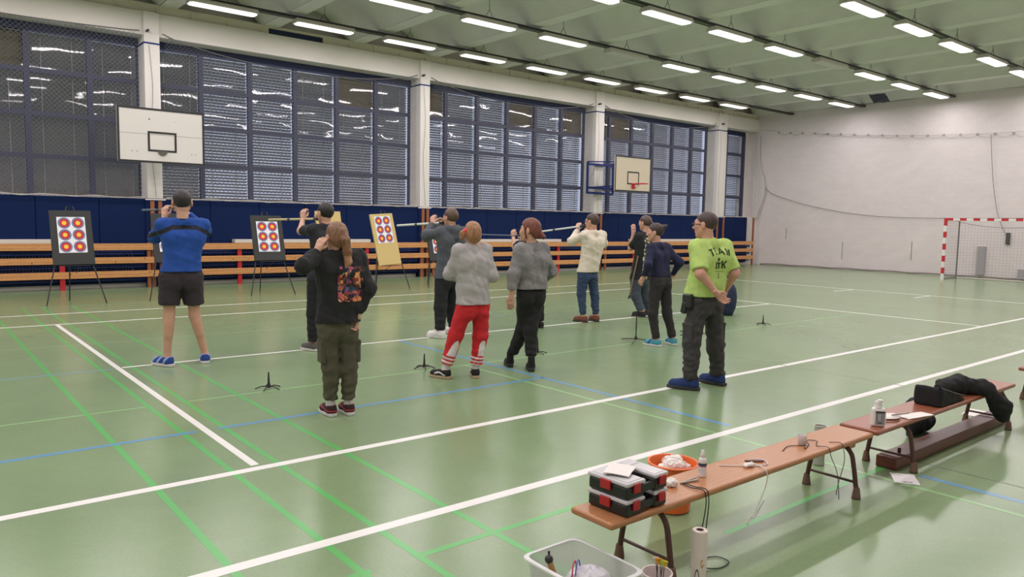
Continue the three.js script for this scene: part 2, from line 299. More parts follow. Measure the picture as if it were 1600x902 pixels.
bayX.forEach(([a, b], i) => {
  const g = thing('radiator_guard', 'three knotty orange wooden rails ' + bayPlace[i], 'guard rail', [0, 0, 0], 0, null);
  const zf = ZW + 0.24;
  for (const [y0, y1] of [[0.87, 1.02], [0.57, 0.71], [0.25, 0.40]]) {
    const r = rbox(a - 0.18, b + 0.18 * (i < 4 ? 1 : 0), y0, y1, zf - 0.035, zf, 0.006, 1); const uv = r.attributes.uv; const o = rnd() * 1.6, p = rnd(); for (let k = 0; k < uv.count; k++) uv.setXY(k, uv.getX(k) + o, uv.getY(k) + p);
    part('rail', r, M.rail, g);
  }
  const posts = [a - 0.02, b - 0.06];
  for (const x of posts) part('post', box(x, x + 0.075, 0, i === 4 && x > 28 ? 2.03 : 1.04, zf - 0.09, zf - 0.036), M.brownPost, g);
  const reds = [[-0.9, 2.73], [6.57, 10.11], [13.9, 17.38], [21.2, 24.7], [], []][i];
  for (const x of reds) part('steel_post', box(x - 0.05, x + 0.05, 0, 0.9, zf - 0.1, zf - 0.04), M.red, g);
  const rad = thing('radiator', 'dark blue ribbed radiator behind the wooden rails ' + bayPlace[i], 'radiator');
  part('panel', rbox(a + 0.3, b - 0.3, 0.16, 0.86, ZW + 0.02, ZW + 0.05, 0.01, 1), M.navyDark, rad);
  for (const y of [0.2, 0.48, 0.53, 0.78, 0.83]) part('pipe', rod([a + 0.1, y, ZW + 0.1], [b - 0.1, y, ZW + 0.1], 0.022, 0.022, 8), M.steelBlue, rad);
  const fins = []; for (let x = a + 0.35; x < b - 0.35; x += 0.06) fins.push(box(x, x + 0.012, 0.2, 0.84, ZW + 0.05, ZW + 0.12));
  const f = part('fins', fins, M.navyDark, rad); f.userData.kind = 'stuff';
  if (reds.length) {
    const [s0, s1] = [reds[0] - 0.12, reds[1] + 0.1];
    const sh = part('radiator_shelf', rbox(s0, s1, 1.022, 1.11, ZW + 0.0, zf - 0.02, 0.008, 1), M.shelf); tag(sh, 'long off-white shelf box on the rails ' + bayPlace[i], 'shelf');
  }
});

// ---------------------------------------------------------------- ceiling lamps on their tracks
{
  const rows = [[5.83, 2.425, -17.45, 25.5], [8.6, 2.385, -14.42, 28], [13.53, 2.405, -11.2, 28.2], [16.05, 2.47, -8.0, 28.6], [16.2, 2.443, -4.8, 28.6], [16.2, 2.443, -1.6, 28.6]];
  const off = { '1_3': 1, '2_3': 1 };
  const s = new THREE.Shape(); // housing cross-section (z, y)
  [[-0.17, 0], [0.17, 0], [0.17, 0.03], [0.12, 0.1], [-0.12, 0.1], [-0.17, 0.03]].forEach(([a, b], i) => (i ? s.lineTo(a, b) : s.moveTo(a, b)));
  const body = new THREE.ExtrudeGeometry(s, { depth: 1.5, bevelEnabled: false }); body.translate(0, 0, -0.75); body.rotateY(Math.PI / 2); metreUV(body);
  const diff = (() => { const d = new THREE.Shape(); const w = 0.735, h = 0.15, c = 0.06; d.moveTo(-w + c, -h); d.lineTo(w - c, -h); d.lineTo(w, -h + c); d.lineTo(w, h - c); d.lineTo(w - c, h); d.lineTo(-w + c, h); d.lineTo(-w, h - c); d.lineTo(-w, -h + c); const g = new THREE.ExtrudeGeometry(d, { depth: 0.018, bevelEnabled: false }); g.rotateX(Math.PI / 2); return g; })();
  const hang = merge([rod([-0.16, 0.1, 0], [0, 0.34, 0], 0.006, 0.006, 5), rod([0.16, 0.1, 0], [0, 0.34, 0], 0.006, 0.006, 5), rod([0, 0.34, 0], [0, 0.84, 0], 0.006, 0.006, 5)]);
  const ord = ['first', 'second', 'third', 'fourth', 'fifth', 'sixth', 'seventh', 'eighth', 'ninth', 'tenth', 'eleventh', 'twelfth', 'thirteenth', 'fourteenth', 'fifteenth', 'sixteenth', 'seventeenth'];
  const rowWord = ['in the row nearest the windows', 'in the second row from the windows', 'in the third row from the windows', 'in the fourth row from the windows', 'in the fifth row from the windows', 'in the row farthest from the windows'];
  rows.forEach(([x0, p, z, xmax], r) => {
    const xs = []; for (let k = -10; k < 12; k++) { const x = x0 + p * k; if (x > XL + 1 && x < xmax) xs.push([x, k]); }
    const tr = thing('light_track', 'olive metal lighting track carrying the lamps ' + rowWord[r], 'track');
    part('channel', box(XL, XE - 0.02, 6.385, 6.41, z - 0.06, z + 0.06), M.track, tr);
    for (const q of [-0.075, 0.06]) part('side_rail', box(XL, XE - 0.02, 6.375, 6.44, z + q, z + q + 0.015), M.wire, tr);
    xs.forEach(([x, k], j) => {
      const isOff = off[r + '_' + k];
      const n = xs.length - 1 - j;
      const l = thing('ceiling_lamp', (isOff ? 'unlit' : 'lit') + ' long ceiling lamp, ' + ord[n] + ' from the end wall ' + rowWord[r], 'lamp', [x, 6.28, z], 0, 'ceiling lamps');
      part('housing', body, M.lampBody, l);
      part('diffuser', diff, isOff ? M.diffuserOff : M.diffuser, l);
      part('hanger', hang, M.wire, l);
      if (!isOff) { const a = new THREE.RectAreaLight(lin(1, 0.915, 0.945), LAMP_POWER, 1.45, 0.28); a.position.set(0, -0.022, 0); a.rotation.x = -Math.PI / 2; a.castShadow = true; a.name = 'lamp_light'; l.add(a); }
    });
  });
}
{ // loose dark blue sheet stuck under the ceiling beside the end wall
  const g = new THREE.PlaneGeometry(1.3, 0.55, 16, 8), p = g.attributes.position; for (let i = 0; i < p.count; i++) { const u = p.getX(i), v = p.getY(i); p.setZ(i, 0.05 * noise.noise(u * 3, v * 4, 2) - 0.09 * (u + 0.65)); } g.rotateX(-Math.PI / 2); g.computeVertexNormals();
  const m = part('blue_sheet', g, new THREE.MeshStandardMaterial({ color: lin(0.006, 0.012, 0.035), roughness: 0.8, side: THREE.DoubleSide })); m.position.set(27.98, 6.47, -13.15); m.rotation.y = 0.3; tag(m, 'dark blue sheet sagging from the ceiling near the end wall', 'sheet');
}
// ---------------------------------------------------------------- organic shapes: distance fields meshed with surface nets
const smin = (a, b, k) => { const h = Math.max(k - Math.abs(a - b), 0) / k; return Math.min(a, b) - h * h * k * 0.25; };
function cap(a, b, ra, rb = ra, o = {}) { const A = a.isVector3 ? a : V(...a), B = b.isVector3 ? b : V(...b); const d = B.clone().sub(A); return { ax: A.x, ay: A.y, az: A.z, dx: d.x, dy: d.y, dz: d.z, l2: Math.max(1e-9, d.lengthSq()), l: Math.sqrt(Math.max(1e-9, d.lengthSq())), ra, rb, ...o }; }
function capD(c, x, y, z) {
  const px = x - c.ax, py = y - c.ay, pz = z - c.az; let t = (px * c.dx + py * c.dy + pz * c.dz) / c.l2; const tc = t < 0 ? 0 : t > 1 ? 1 : t;
  const qx = px - c.dx * tc, qy = py - c.dy * tc, qz = pz - c.dz * tc; let d = Math.sqrt(qx * qx + qy * qy + qz * qz) - (c.ra + (c.rb - c.ra) * tc);
  if (c.endFlat) d = Math.max(d, (t - 1) * c.l); if (c.startFlat) d = Math.max(d, -t * c.l);
  return d;
}
const capsField = (caps, k) => (x, y, z) => { let d = 1e3; for (const c of caps) d = smin(d, capD(c, x, y, z), c.k || k); return d; };
const ell = (x, y, z, cx, cy, cz, rx, ry, rz) => { const a = (x - cx) / rx, b = (y - cy) / ry, c = (z - cz) / rz, k0 = Math.sqrt(a * a + b * b + c * c), k1 = Math.sqrt(a * a / (rx * rx) + b * b / (ry * ry) + c * c / (rz * rz)); return k1 < 1e-9 ? -Math.min(rx, ry, rz) : k0 * (k0 - 1) / k1; };
function boundsOf(caps, m = 0.06) { const lo = [1e9, 1e9, 1e9], hi = [-1e9, -1e9, -1e9]; for (const c of caps) for (const t of [0, 1]) { const r = Math.max(c.ra, c.rb) + m; [c.ax + c.dx * t, c.ay + c.dy * t, c.az + c.dz * t].forEach((v, i) => { lo[i] = Math.min(lo[i], v - r); hi[i] = Math.max(hi[i], v + r); }); } return [lo, hi]; }
function nets(f, lo, hi, h, col) {
  const nx = Math.ceil((hi[0] - lo[0]) / h) + 1, ny = Math.ceil((hi[1] - lo[1]) / h) + 1, nz = Math.ceil((hi[2] - lo[2]) / h) + 1, B = 6, val = new Float32Array(nx * ny * nz), R = B * h * 0.87;
  for (let k0 = 0; k0 < nz; k0 += B) for (let j0 = 0; j0 < ny; j0 += B) for (let i0 = 0; i0 < nx; i0 += B) {
    const c = f(lo[0] + (i0 + B / 2) * h, lo[1] + (j0 + B / 2) * h, lo[2] + (k0 + B / 2) * h), far = Math.abs(c) > R * 1.35 + 0.012;
    for (let k = k0; k < Math.min(nz, k0 + B); k++) for (let j = j0; j < Math.min(ny, j0 + B); j++) for (let i = i0; i < Math.min(nx, i0 + B); i++)
      val[i + nx * (j + ny * k)] = far ? c : f(lo[0] + i * h, lo[1] + j * h, lo[2] + k * h);
  }
  const idx = new Int32Array(nx * ny * nz).fill(-1), pos = [], ind = [], E = [[0, 1], [2, 3], [4, 5], [6, 7], [0, 2], [1, 3], [4, 6], [5, 7], [0, 4], [1, 5], [2, 6], [3, 7]], v = new Float32Array(8);
  for (let k = 0; k + 1 < nz; k++) for (let j = 0; j + 1 < ny; j++) for (let i = 0; i + 1 < nx; i++) {
    let m = 0; const o = i + nx * (j + ny * k);
    for (let q = 0; q < 8; q++) { v[q] = val[o + (q & 1) + nx * ((q >> 1 & 1) + ny * (q >> 2))]; if (v[q] < 0) m |= 1 << q; }
    if (m === 0 || m === 255) continue;
    let x = 0, y = 0, z = 0, n = 0;
    for (const [a, b] of E) if ((v[a] < 0) !== (v[b] < 0)) { const t = v[a] / (v[a] - v[b]); x += (a & 1) + t * ((b & 1) - (a & 1)); y += (a >> 1 & 1) + t * ((b >> 1 & 1) - (a >> 1 & 1)); z += (a >> 2) + t * ((b >> 2) - (a >> 2)); n++; }
    idx[o] = pos.length / 3; pos.push(lo[0] + (i + x / n) * h, lo[1] + (j + y / n) * h, lo[2] + (k + z / n) * h);
  }
  const quad = (a, b, c, d, s) => { if (a < 0 || b < 0 || c < 0 || d < 0) return; if (s) ind.push(a, b, c, a, c, d); else ind.push(a, c, b, a, d, c); };
  for (let k = 1; k + 1 < nz; k++) for (let j = 1; j + 1 < ny; j++) for (let i = 1; i + 1 < nx; i++) {
    const o = i + nx * (j + ny * k), s = val[o] < 0, X = 1, Y = nx, Z = nx * ny;
    if (s !== val[o + X] < 0) quad(idx[o - Y - Z], idx[o - Z], idx[o], idx[o - Y], s);
    if (s !== val[o + Y] < 0) quad(idx[o - X - Z], idx[o - X], idx[o], idx[o - Z], s);
    if (s !== val[o + Z] < 0) quad(idx[o - X - Y], idx[o - Y], idx[o], idx[o - X], s);
  }
  const g = new THREE.BufferGeometry(); g.setAttribute('position', new THREE.BufferAttribute(new Float32Array(pos), 3)); g.setIndex(ind); g.computeVertexNormals();
  const nv = pos.length / 3, uv = new Float32Array(nv * 2); for (let i = 0; i < nv; i++) { uv[2 * i] = pos[3 * i] + 0.7 * pos[3 * i + 2]; uv[2 * i + 1] = pos[3 * i + 1]; } g.setAttribute('uv', new THREE.BufferAttribute(uv, 2));
  if (col) { const c = new Float32Array(nv * 3); for (let i = 0; i < nv; i++) { const q = col(pos[3 * i], pos[3 * i + 1], pos[3 * i + 2]); c[3 * i] = q[0]; c[3 * i + 1] = q[1]; c[3 * i + 2] = q[2]; } g.setAttribute('color', new THREE.BufferAttribute(c, 3)); }
  return g;
}
function mergeColored(list) { return mergeGeometries(list.map((g) => { const h = g.toNonIndexed(); return h; })); }

// ---------------------------------------------------------------- people
const FAB = (o = {}) => phys({ vertexColors: true, roughness: 0.85, bumpMap: fabricBump, bumpScale: 0.0015, sheen: 0.3, sheenRoughness: 0.6, ...o });
M.cloth = FAB(); M.skin = phys({ vertexColors: true, roughness: 0.5 }); M.hair = mat({ vertexColors: true, roughness: 0.5 });
M.rubber = mat({ color: lin(0.62, 0.60, 0.57), roughness: 0.6 }); M.rubberTan = mat({ color: lin(0.45, 0.33, 0.2), roughness: 0.7 }); M.rubberBlack = mat({ color: lin(0.025, 0.024, 0.024), roughness: 0.55 });

// a head at the origin: y up, +z where the face looks, 0.235 m high
const headField = (() => {
  const caps = [cap([-0.05, -0.045, 0.0], [-0.012, -0.098, 0.058], 0.02, 0.018), cap([0.05, -0.045, 0], [0.012, -0.098, 0.058], 0.02, 0.018), cap([0, -0.06, -0.018], [0, -0.17, -0.03], 0.05, 0.053),
    cap([-0.03, 0.026, 0.074], [0.03, 0.026, 0.074], 0.013), cap([-0.04, -0.012, 0.062], [0.04, -0.012, 0.062], 0.02)];
  const small = [cap([0, 0.012, 0.088], [0, -0.026, 0.106], 0.008, 0.012), cap([-0.012, -0.029, 0.094], [0.012, -0.029, 0.094], 0.009), cap([-0.019, -0.056, 0.082], [0.019, -0.056, 0.082], 0.006), cap([-0.015, -0.064, 0.081], [0.015, -0.064, 0.081], 0.0065)];
  return (x, y, z) => {
    let d = smin(ell(x, y, z, 0, 0.028, -0.016, 0.074, 0.088, 0.096), ell(x, y, z, 0, -0.035, 0.03, 0.057, 0.082, 0.06), 0.04);
    for (const c of caps) d = smin(d, capD(c, x, y, z), 0.025);
    for (const s of [-1, 1]) { const e = Math.hypot(x - s * 0.032, y - 0.006, z - 0.098) - 0.017; d = Math.max(d, -e - 0.0) ; }
    for (const c of small) d = smin(d, capD(c, x, y, z), 0.008);
    for (const s of [-1, 1]) { d = Math.min(d, Math.hypot(x - s * 0.031, y - 0.006, z - 0.073) - 0.0125); d = smin(d, ell(x - s * 0.004, y, z, s * 0.078, -0.004, -0.012, 0.011, 0.033, 0.02), 0.008); }
    return d;
  };
})();
function headGeo(skin, brow) {
  return nets(headField, [-0.11, -0.15, -0.13], [0.11, 0.135, 0.14], 0.0045, (x, y, z) => {
    const ex = Math.abs(Math.abs(x) - 0.031), ey = y - 0.006;
    if (z > 0.074 && Math.hypot(ex, ey) < 0.0055) return [0.03, 0.02, 0.015];
    if (z > 0.07 && Math.hypot(ex, ey) < 0.011 && Math.abs(ey) < 0.006) return [0.6, 0.56, 0.52];
    if (z > 0.06 && y > 0.022 && y < 0.032 && ex < 0.018) return brow;
    if (z > 0.075 && y > -0.071 && y < -0.05 && Math.abs(x) < 0.024) return [skin[0] * 0.85, skin[1] * 0.55, skin[2] * 0.55];
    const n = 1 + 0.06 * fbm(x * 30, y * 30, z * 30, 2); return [skin[0] * n, skin[1] * n, skin[2] * n];
  });
}
// a right hand: wrist at the origin, fingers along +y, palm towards +z, thumb on +x
function handGeo(curl, skin, mirror) {
  const caps = [], kx = [-0.031, -0.011, 0.010, 0.030], len = [0.78, 0.95, 1.03, 0.95];
  kx.forEach((x, i) => {
    const k = [x, 0.088 + (i === 0 ? -0.008 : 0), 0]; caps.push(cap([x * 0.55, 0.005, 0], k, 0.015, 0.0115));
    let a = curl * 0.5, p = k; [0.043, 0.027, 0.021].forEach((l, j) => { const q = [p[0] + (x * 0.12) * l * 5 * (1 - curl * 0.5), p[1] + Math.cos(a) * l * len[i], p[2] + Math.sin(a) * l * len[i]]; caps.push(cap(p, q, 0.0095 - j * 0.0008, 0.0088 - j * 0.0008, { k: 0.006 })); p = q; a += curl * 0.75; });
  });
  caps.push(cap([0.018, 0.02, 0.005], [0.046, 0.052, 0.012 + curl * 0.012], 0.014, 0.0115)); caps.push(cap([0.046, 0.052, 0.012 + curl * 0.012], [0.05 - curl * 0.014, 0.092, 0.018 + curl * 0.03], 0.0112, 0.0095, { k: 0.006 }));
  caps.push(cap([0, -0.03, 0], [0, 0.03, 0.002], 0.027, 0.026));
  const [lo, hi] = boundsOf(caps, 0.012); const g = nets(capsField(caps, 0.012), lo, hi, 0.0042, () => skin);
  if (mirror) { g.scale(-1, 1, 1); const ix = g.index.array; for (let i = 0; i < ix.length; i += 3) { const t = ix[i]; ix[i] = ix[i + 1]; ix[i + 1] = t; } g.computeVertexNormals(); }
  return g;
}
function basis(Y, Z) { const y = Y.clone().normalize(), x = y.clone().cross(Z).normalize(), z = x.clone().cross(y); return new THREE.Matrix4().makeBasis(x, y, z); }
// a shoe: heel at z = -0.075, toe at z = 0.205, sole on y = 0
const shoeCache = {};
function shoeGeos(style) {
  if (shoeCache[style]) return shoeCache[style];
  const hi = style === 'boot' ? 0.17 : 0.085, sh = style === 'boot' ? 0.045 : style === 'leather' ? 0.018 : 0.028;
  const out = (z) => { const t = (z + 0.08) / 0.29; return t < 0 || t > 1 ? -1 : 0.047 * Math.pow(Math.sin(Math.PI * Math.min(1, Math.max(0, t * 0.86 + 0.09))), 0.42) * (0.86 + 0.2 * t) * (t > 0.85 ? Math.sqrt(Math.max(0, 1 - Math.pow((t - 0.85) / 0.15, 2)) * 0.8 + 0.2) : 1); };
  const caps = [cap([0, 0.045, -0.032], [0, hi, -0.03], 0.043, 0.04), cap([0, 0.05, -0.02], [0, 0.038, 0.15], 0.043, 0.043), cap([0, 0.07, 0.01], [0, 0.05, 0.09], 0.042, 0.036), cap([0.012, 0.03, 0.10], [-0.004, 0.03, 0.165], 0.036, 0.034)];
  const f0 = capsField(caps, 0.03), f = (x, y, z) => Math.max(f0(x, y, z), sh - 0.004 - y, y - hi - 0.012);
  const upper = nets(f, [-0.075, 0, -0.1], [0.075, hi + 0.06, 0.23], 0.006, null);
  const s = new THREE.Shape(), N = 26; for (let i = 0; i <= N; i++) { const z = -0.08 + 0.29 * i / N; const w = Math.max(0.012, out(z)) + 0.004; i ? s.lineTo(w + 0.004 * (z > 0.05), z) : s.moveTo(w, z); } for (let i = N; i >= 0; i--) { const z = -0.08 + 0.29 * i / N; s.lineTo(-(Math.max(0.012, out(z)) + 0.004), z); }
  const sole = new THREE.ExtrudeGeometry(s, { depth: sh - 0.006, bevelEnabled: true, bevelSize: 0.003, bevelThickness: 0.003, bevelSegments: 1 }); sole.rotateX(Math.PI / 2); sole.translate(0, sh - 0.003, 0);
  return (shoeCache[style] = [upper, sole]);
}
const paint = (g, col) => { const p = g.attributes.position, c = new Float32Array(p.count * 3); for (let i = 0; i < p.count; i++) { const q = col(p.getX(i), p.getY(i), p.getZ(i)); c[3 * i] = q[0]; c[3 * i + 1] = q[1]; c[3 * i + 2] = q[2]; } g.setAttribute('color', new THREE.BufferAttribute(c, 3)); return g; };

const mix = (a, b, t) => a.clone().lerp(b, t);
function makePerson(D, o) {
  const J = {}; for (const k in D.J) J[k] = V(...D.J[k]);
  const s = D.s, F = V(Math.sin(D.th), 0, -Math.cos(D.th)), L = V(Math.cos(D.th), 0, Math.sin(D.th)), g = thing('person', o.label, 'person', [D.base[0], 0, D.base[1]], 0);
  const chest = mix(J.shA, J.shB, 0.5).add(V(0, -0.12 * s, 0)), waist = mix(chest, J.hip, 0.56), b = o.build || 1;
  const off = (p, l, f = 0, y = 0) => p.clone().addScaledVector(L, l * s).addScaledVector(F, f * s).add(V(0, y * s, 0));
  const torso = (e, hipE = e) => { const c = [];
    for (const q of [-1, 1]) { c.push(cap(off(chest, q * 0.085 * b), off(waist, q * 0.058 * b), 0.098 * s * b + e, 0.09 * s * b * (o.waist || 1) + e)); c.push(cap(off(waist, q * 0.058 * b), off(J.hip, q * 0.068 * b), 0.09 * s * b * (o.waist || 1) + e, 0.108 * s * (o.hips || 1) + hipE)); const sj = (q < 0 ? J.shA : J.shB).clone(); c.push(cap(J.neck.clone().add(V(0, -0.03 * s, 0)), mix(J.neck, sj, 0.8), 0.05 * s + e * 0.6, 0.045 * s + e * 0.6)); c.push(cap(sj, off(chest, q * 0.095 * b), 0.054 * s + e * 0.8, 0.09 * s + e)); }
    if (o.belly) c.push(cap(off(waist, 0, 0.05, 0.04), off(J.hip, 0, 0.07, 0.08), 0.125 * s + e, 0.13 * s + e));
    return c; };
  const seat = (e) => [-1, 1].map((q) => cap(off(J.hip, q * 0.07, -0.035, -0.05), off(J.hip, q * 0.075, -0.03, -0.07), 0.078 * s * (o.hips || 1) + e * 0.6));
  const leg = (S, e0, e1, to = 1) => { const h = J['hip' + S], k = J['kn' + S], a = J['an' + S]; const c = [cap(h, k, 0.082 * s * (o.hips || 1) + e0, 0.056 * s + e1)]; if (to > 0) { const end = mix(k, a, to); c.push(cap(k, end, 0.056 * s + e1, 0.04 * s + e1, { endFlat: true })); } return c; };
  // body: one continuous surface
  const bc = [...torso(-0.022), ...seat(-0.03), cap(J.neck.clone().addScaledVector(F, 0.02 * s).add(V(0, -0.03, 0)), J.head.clone().addScaledVector(F, -0.03 * s).add(V(0, -0.05 * s, 0)), 0.05 * s, 0.053 * s)];
  for (const S of ['A', 'B']) {
    bc.push(cap(J['sh' + S], J['el' + S], 0.052 * s * b, 0.041 * s * b), cap(J['el' + S], J['wr' + S], 0.042 * s * b, 0.027 * s));
    bc.push(cap(J['hip' + S], J['kn' + S], 0.08 * s, 0.052 * s), cap(J['kn' + S], J['an' + S], 0.05 * s, 0.034 * s), cap(mix(J['kn' + S], J['an' + S], 0.16).addScaledVector(F, -0.018 * s), mix(J['kn' + S], J['an' + S], 0.45).addScaledVector(F, -0.016 * s), 0.045 * s, 0.036 * s));
    const d = V(...D.J['dir' + S]); bc.push(cap(J['an' + S].clone().add(V(0, -0.01, 0)), J['an' + S].clone().addScaledVector(d, 0.12 * s).add(V(0, -0.045 * s, 0)), 0.036 * s, 0.026 * s));
  }
  const sk = o.skin || [0.56, 0.31, 0.215];
  const [bl, bh] = boundsOf(bc, 0.03), bodyG = nets(capsField(bc, 0.035), bl, bh, 0.013, (x, y, z) => { const n = 1 + 0.07 * fbm(x * 14, y * 14, z * 14, 2); return [sk[0] * n, sk[1] * n, sk[2] * n]; });
  const HM = new THREE.Matrix4().makeTranslation(J.head.x, J.head.y, J.head.z).multiply(new THREE.Matrix4().makeRotationFromEuler(new THREE.Euler(D.pitch + (o.nod || 0), Math.PI - D.th - D.yaw, 0, 'YXZ'))).multiply(new THREE.Matrix4().makeScale(s * 1.06 * (o.headScale || 1), s * 1.06 * (o.headScale || 1), s * 1.06 * (o.headScale || 1)));
  const parts = [bodyG, headGeo(sk, o.hairColor.map((c) => c * 0.8)).applyMatrix4(HM)];
  for (const S of ['A', 'B']) {
    const dir = o['hand' + S]?.dir ? V(...o['hand' + S].dir) : J['wr' + S].clone().sub(J['el' + S]), palm = o['hand' + S]?.palm ? V(...o['hand' + S].palm) : F.clone();
    const h = handGeo(o['hand' + S]?.curl ?? 0.6, sk, S === 'A' ? !o['hand' + S]?.flip : !!o['hand' + S]?.flip); h.scale(s, s, s); h.applyMatrix4(basis(dir, palm)); h.translate(J['wr' + S].x, J['wr' + S].y, J['wr' + S].z); parts.push(h);
  }
  part('body', mergeColored(parts), M.skin, g);
  // upper garment
  const T = o.top, tc = torso(T.e, T.hipE ?? T.e);
  for (const S of ['A', 'B']) {
    const n = T.sleeve, se = T.sleeveE ?? T.e;
    tc.push(cap(J['sh' + S], n >= 1 ? J['el' + S] : mix(J['sh' + S], J['el' + S], n), 0.046 * s * b + se * 0.75, 0.045 * s * b + se, n < 1 ? { endFlat: true } : {}));
    if (n > 1) tc.push(cap(J['el' + S], mix(J['el' + S], J['wr' + S], n - 1), 0.045 * s * b + se, 0.03 * s + se * 0.8, { endFlat: true }));
  }
  if (T.hood) { for (const q of [-1, 1]) tc.push(cap(off(J.neck, 0, -0.085, -0.02), off(J.neck, q * 0.085, -0.02, 0.0), 0.05 * s, 0.042 * s), cap(off(J.neck, q * 0.085, -0.02, 0), off(J.neck, q * 0.05, 0.07, -0.03), 0.042 * s, 0.03 * s)); tc.push(cap(off(J.neck, 0, -0.095, -0.03), off(J.neck, 0, -0.1, -0.11), 0.05 * s, 0.045 * s)); }
  const hem = J.hip.y + T.hem * s, tf = capsField(tc, 0.045), w = T.wrinkle ?? 0.014;
  const topField = (x, y, z) => { const d = tf(x, y, z); if (Math.abs(d) > 0.06) return Math.max(d, hem - y); return Math.max(d + w * (0.5 - Math.abs(noise.noise(x * 12 + 2.2 * y + D.base[0], y * 2.6, z * 12))) * 1.0 + w * (0.4 - Math.abs(noise.noise(x * 4 + 9 + 6 * y, y * 13 + 5 * x, z * 4 + D.base[1]))) * 0.5 + w * 0.22 * noise.noise(x * 26, y * 14, z * 26) + (T.rib ? 0.0025 * Math.sin((Math.atan2(x, z)) * 90) * (y < hem + 0.07 ? 1 : 0) : 0), hem + 0.004 * noise.noise(x * 9, 1, z * 9) - y); };
  const ctx = { J, s, F, L, hem, lat: (x, z) => (x - J.neck.x) * L.x + (z - J.neck.z) * L.z, fwd: (x, z) => (x - J.neck.x) * F.x + (z - J.neck.z) * F.z };
  const [tl, th] = boundsOf(tc, 0.04); tl[1] = Math.max(tl[1], hem - 0.05);
  const topMesh = part(T.name, nets(topField, tl, th, T.cell || 0.0105, (x, y, z) => T.col(x, y, z, ctx)), M.cloth, g); if (T.label) topMesh.userData.label = T.label;
  // lower garment
  const P = o.bottom, pc = [...torso(-0.02).slice(0, 0), cap(off(J.hip, -0.055, 0, 0.1), off(J.hip, 0.055, 0, 0.1), 0.096 * s * b + P.e * 0.4), cap(off(J.hip, -0.066), off(J.hip, 0.066), 0.1 * s * (o.hips || 1) + P.e * 0.6), ...seat(P.e), ];
  if (o.belly) pc.push(cap(off(J.hip, 0, 0.04, 0.06), off(J.hip, 0, 0.05, 0.1), 0.12 * s + P.e));
  for (const S of ['A', 'B']) { if (P.length < 1) { const h = J['hip' + S], k = J['kn' + S]; pc.push(cap(h, mix(h, k, P.length), 0.085 * s + P.e, 0.085 * s + P.e1, { endFlat: true })); } else pc.push(...leg(S, P.e, P.e1, P.length - 1)); }
  const wy = J.hip.y + (P.waist ?? 0.13) * s, pf = capsField(pc, 0.03), pw = P.wrinkle ?? 0.013;
  const pantField = (x, y, z) => { const d = pf(x, y, z); if (Math.abs(d) > 0.06) return Math.max(d, y - wy); const low = Math.max(0, 1 - Math.max(0, y - 0.12) / 0.35); return Math.max(d + pw * (0.45 - Math.abs(noise.noise(x * 7 + 2 * y, y * 9 + D.base[0], z * 7))) + pw * 0.5 * (0.4 - Math.abs(noise.noise(x * 16, y * 15 - 5 * x, z * 16))) + (P.bunch ?? 0.004) * low * Math.sin(y * 85 + 6 * noise.noise(x * 8, y * 4, z * 8)), y - wy); };
  const [pl, ph] = boundsOf(pc, 0.04);
  const legOf = (x, y, z) => { let best = null; for (const S of ['A', 'B']) { const k = J['kn' + S], a = J['an' + S], d = a.clone().sub(k), p = V(x, y, z).sub(k), t = p.dot(d) / d.lengthSq(), q = p.clone().addScaledVector(d, -t), r = q.length(); if (!best || r < best.r) best = { S, t, r, back: -q.dot(F) / Math.max(1e-6, r), side: q.dot(L) / Math.max(1e-6, r) * (S === 'A' ? -1 : 1) }; } return best; };
  const pm = part(P.name, nets(pantField, pl, ph, P.cell || 0.0105, (x, y, z) => P.col(x, y, z, ctx, legOf)), M.cloth, g); if (P.label) pm.userData.label = P.label;
  for (const c of P.pockets || []) { // flapped cargo pockets on the outside of the thigh
    const [S, t, fw, hh] = c, q = S === 'A' ? -1 : 1, m = mix(J['hip' + S], J['kn' + S], t).addScaledVector(L, q * (0.062 * s + P.e * 0.4)).addScaledVector(F, fw);
    const pk = part('cargo_pocket', paint(merge([new RoundedBoxGeometry(0.045, hh, 0.13, 2, 0.016)]), (x, y, z) => P.col(x, y, z, ctx, legOf)), M.cloth, g); pk.position.copy(m); pk.rotation.y = -D.th; const fl = part('flap', paint(merge([new RoundedBoxGeometry(0.05, 0.045, 0.136, 2, 0.012)]), (x, y, z) => P.col(x, y, z, ctx, legOf)), M.cloth, pk); fl.position.y = hh / 2 - 0.02;
  }
  // shoes and socks
  for (const S of ['A', 'B']) {
    const [u, so] = shoeGeos(o.shoe.style), d = V(...D.J['dir' + S]), k = s * (o.shoe.size || 0.98);
    const sh = part('shoe', paint(u.clone(), o.shoe.col), M.cloth, g); sh.scale.setScalar(k); sh.position.set(J['an' + S].x - d.x * 0.0, 0.002, J['an' + S].z - d.z * 0.0); sh.rotation.y = Math.atan2(d.x, d.z) + (S === 'A' ? (o.shoe.splay || 0.12) : -(o.shoe.splay || 0.12)) * -1 * 0;
    const sm = part('sole', so, o.shoe.sole, sh); sm.userData.label = o.shoe.soleLabel || 'shoe sole';
    if (o.sock) part('sock', paint(rod([J['an' + S].x, 0.06, J['an' + S].z], [mix(J['an' + S], J['kn' + S], 0.2).x, mix(J['an' + S], J['kn' + S], 0.2).y, mix(J['an' + S], J['kn' + S], 0.2).z], 0.044 * s, 0.043 * s, 14), () => o.sock), M.cloth, g);
  }
  // hair in the head's own frame
  const H = o.hair, hc = o.hairColor, hcaps = (H.caps || []).map(([a, c, ra, rb]) => cap(a, c, ra, rb)), hn = V(0, 0.719, -0.695), hr = H.thick || 1;
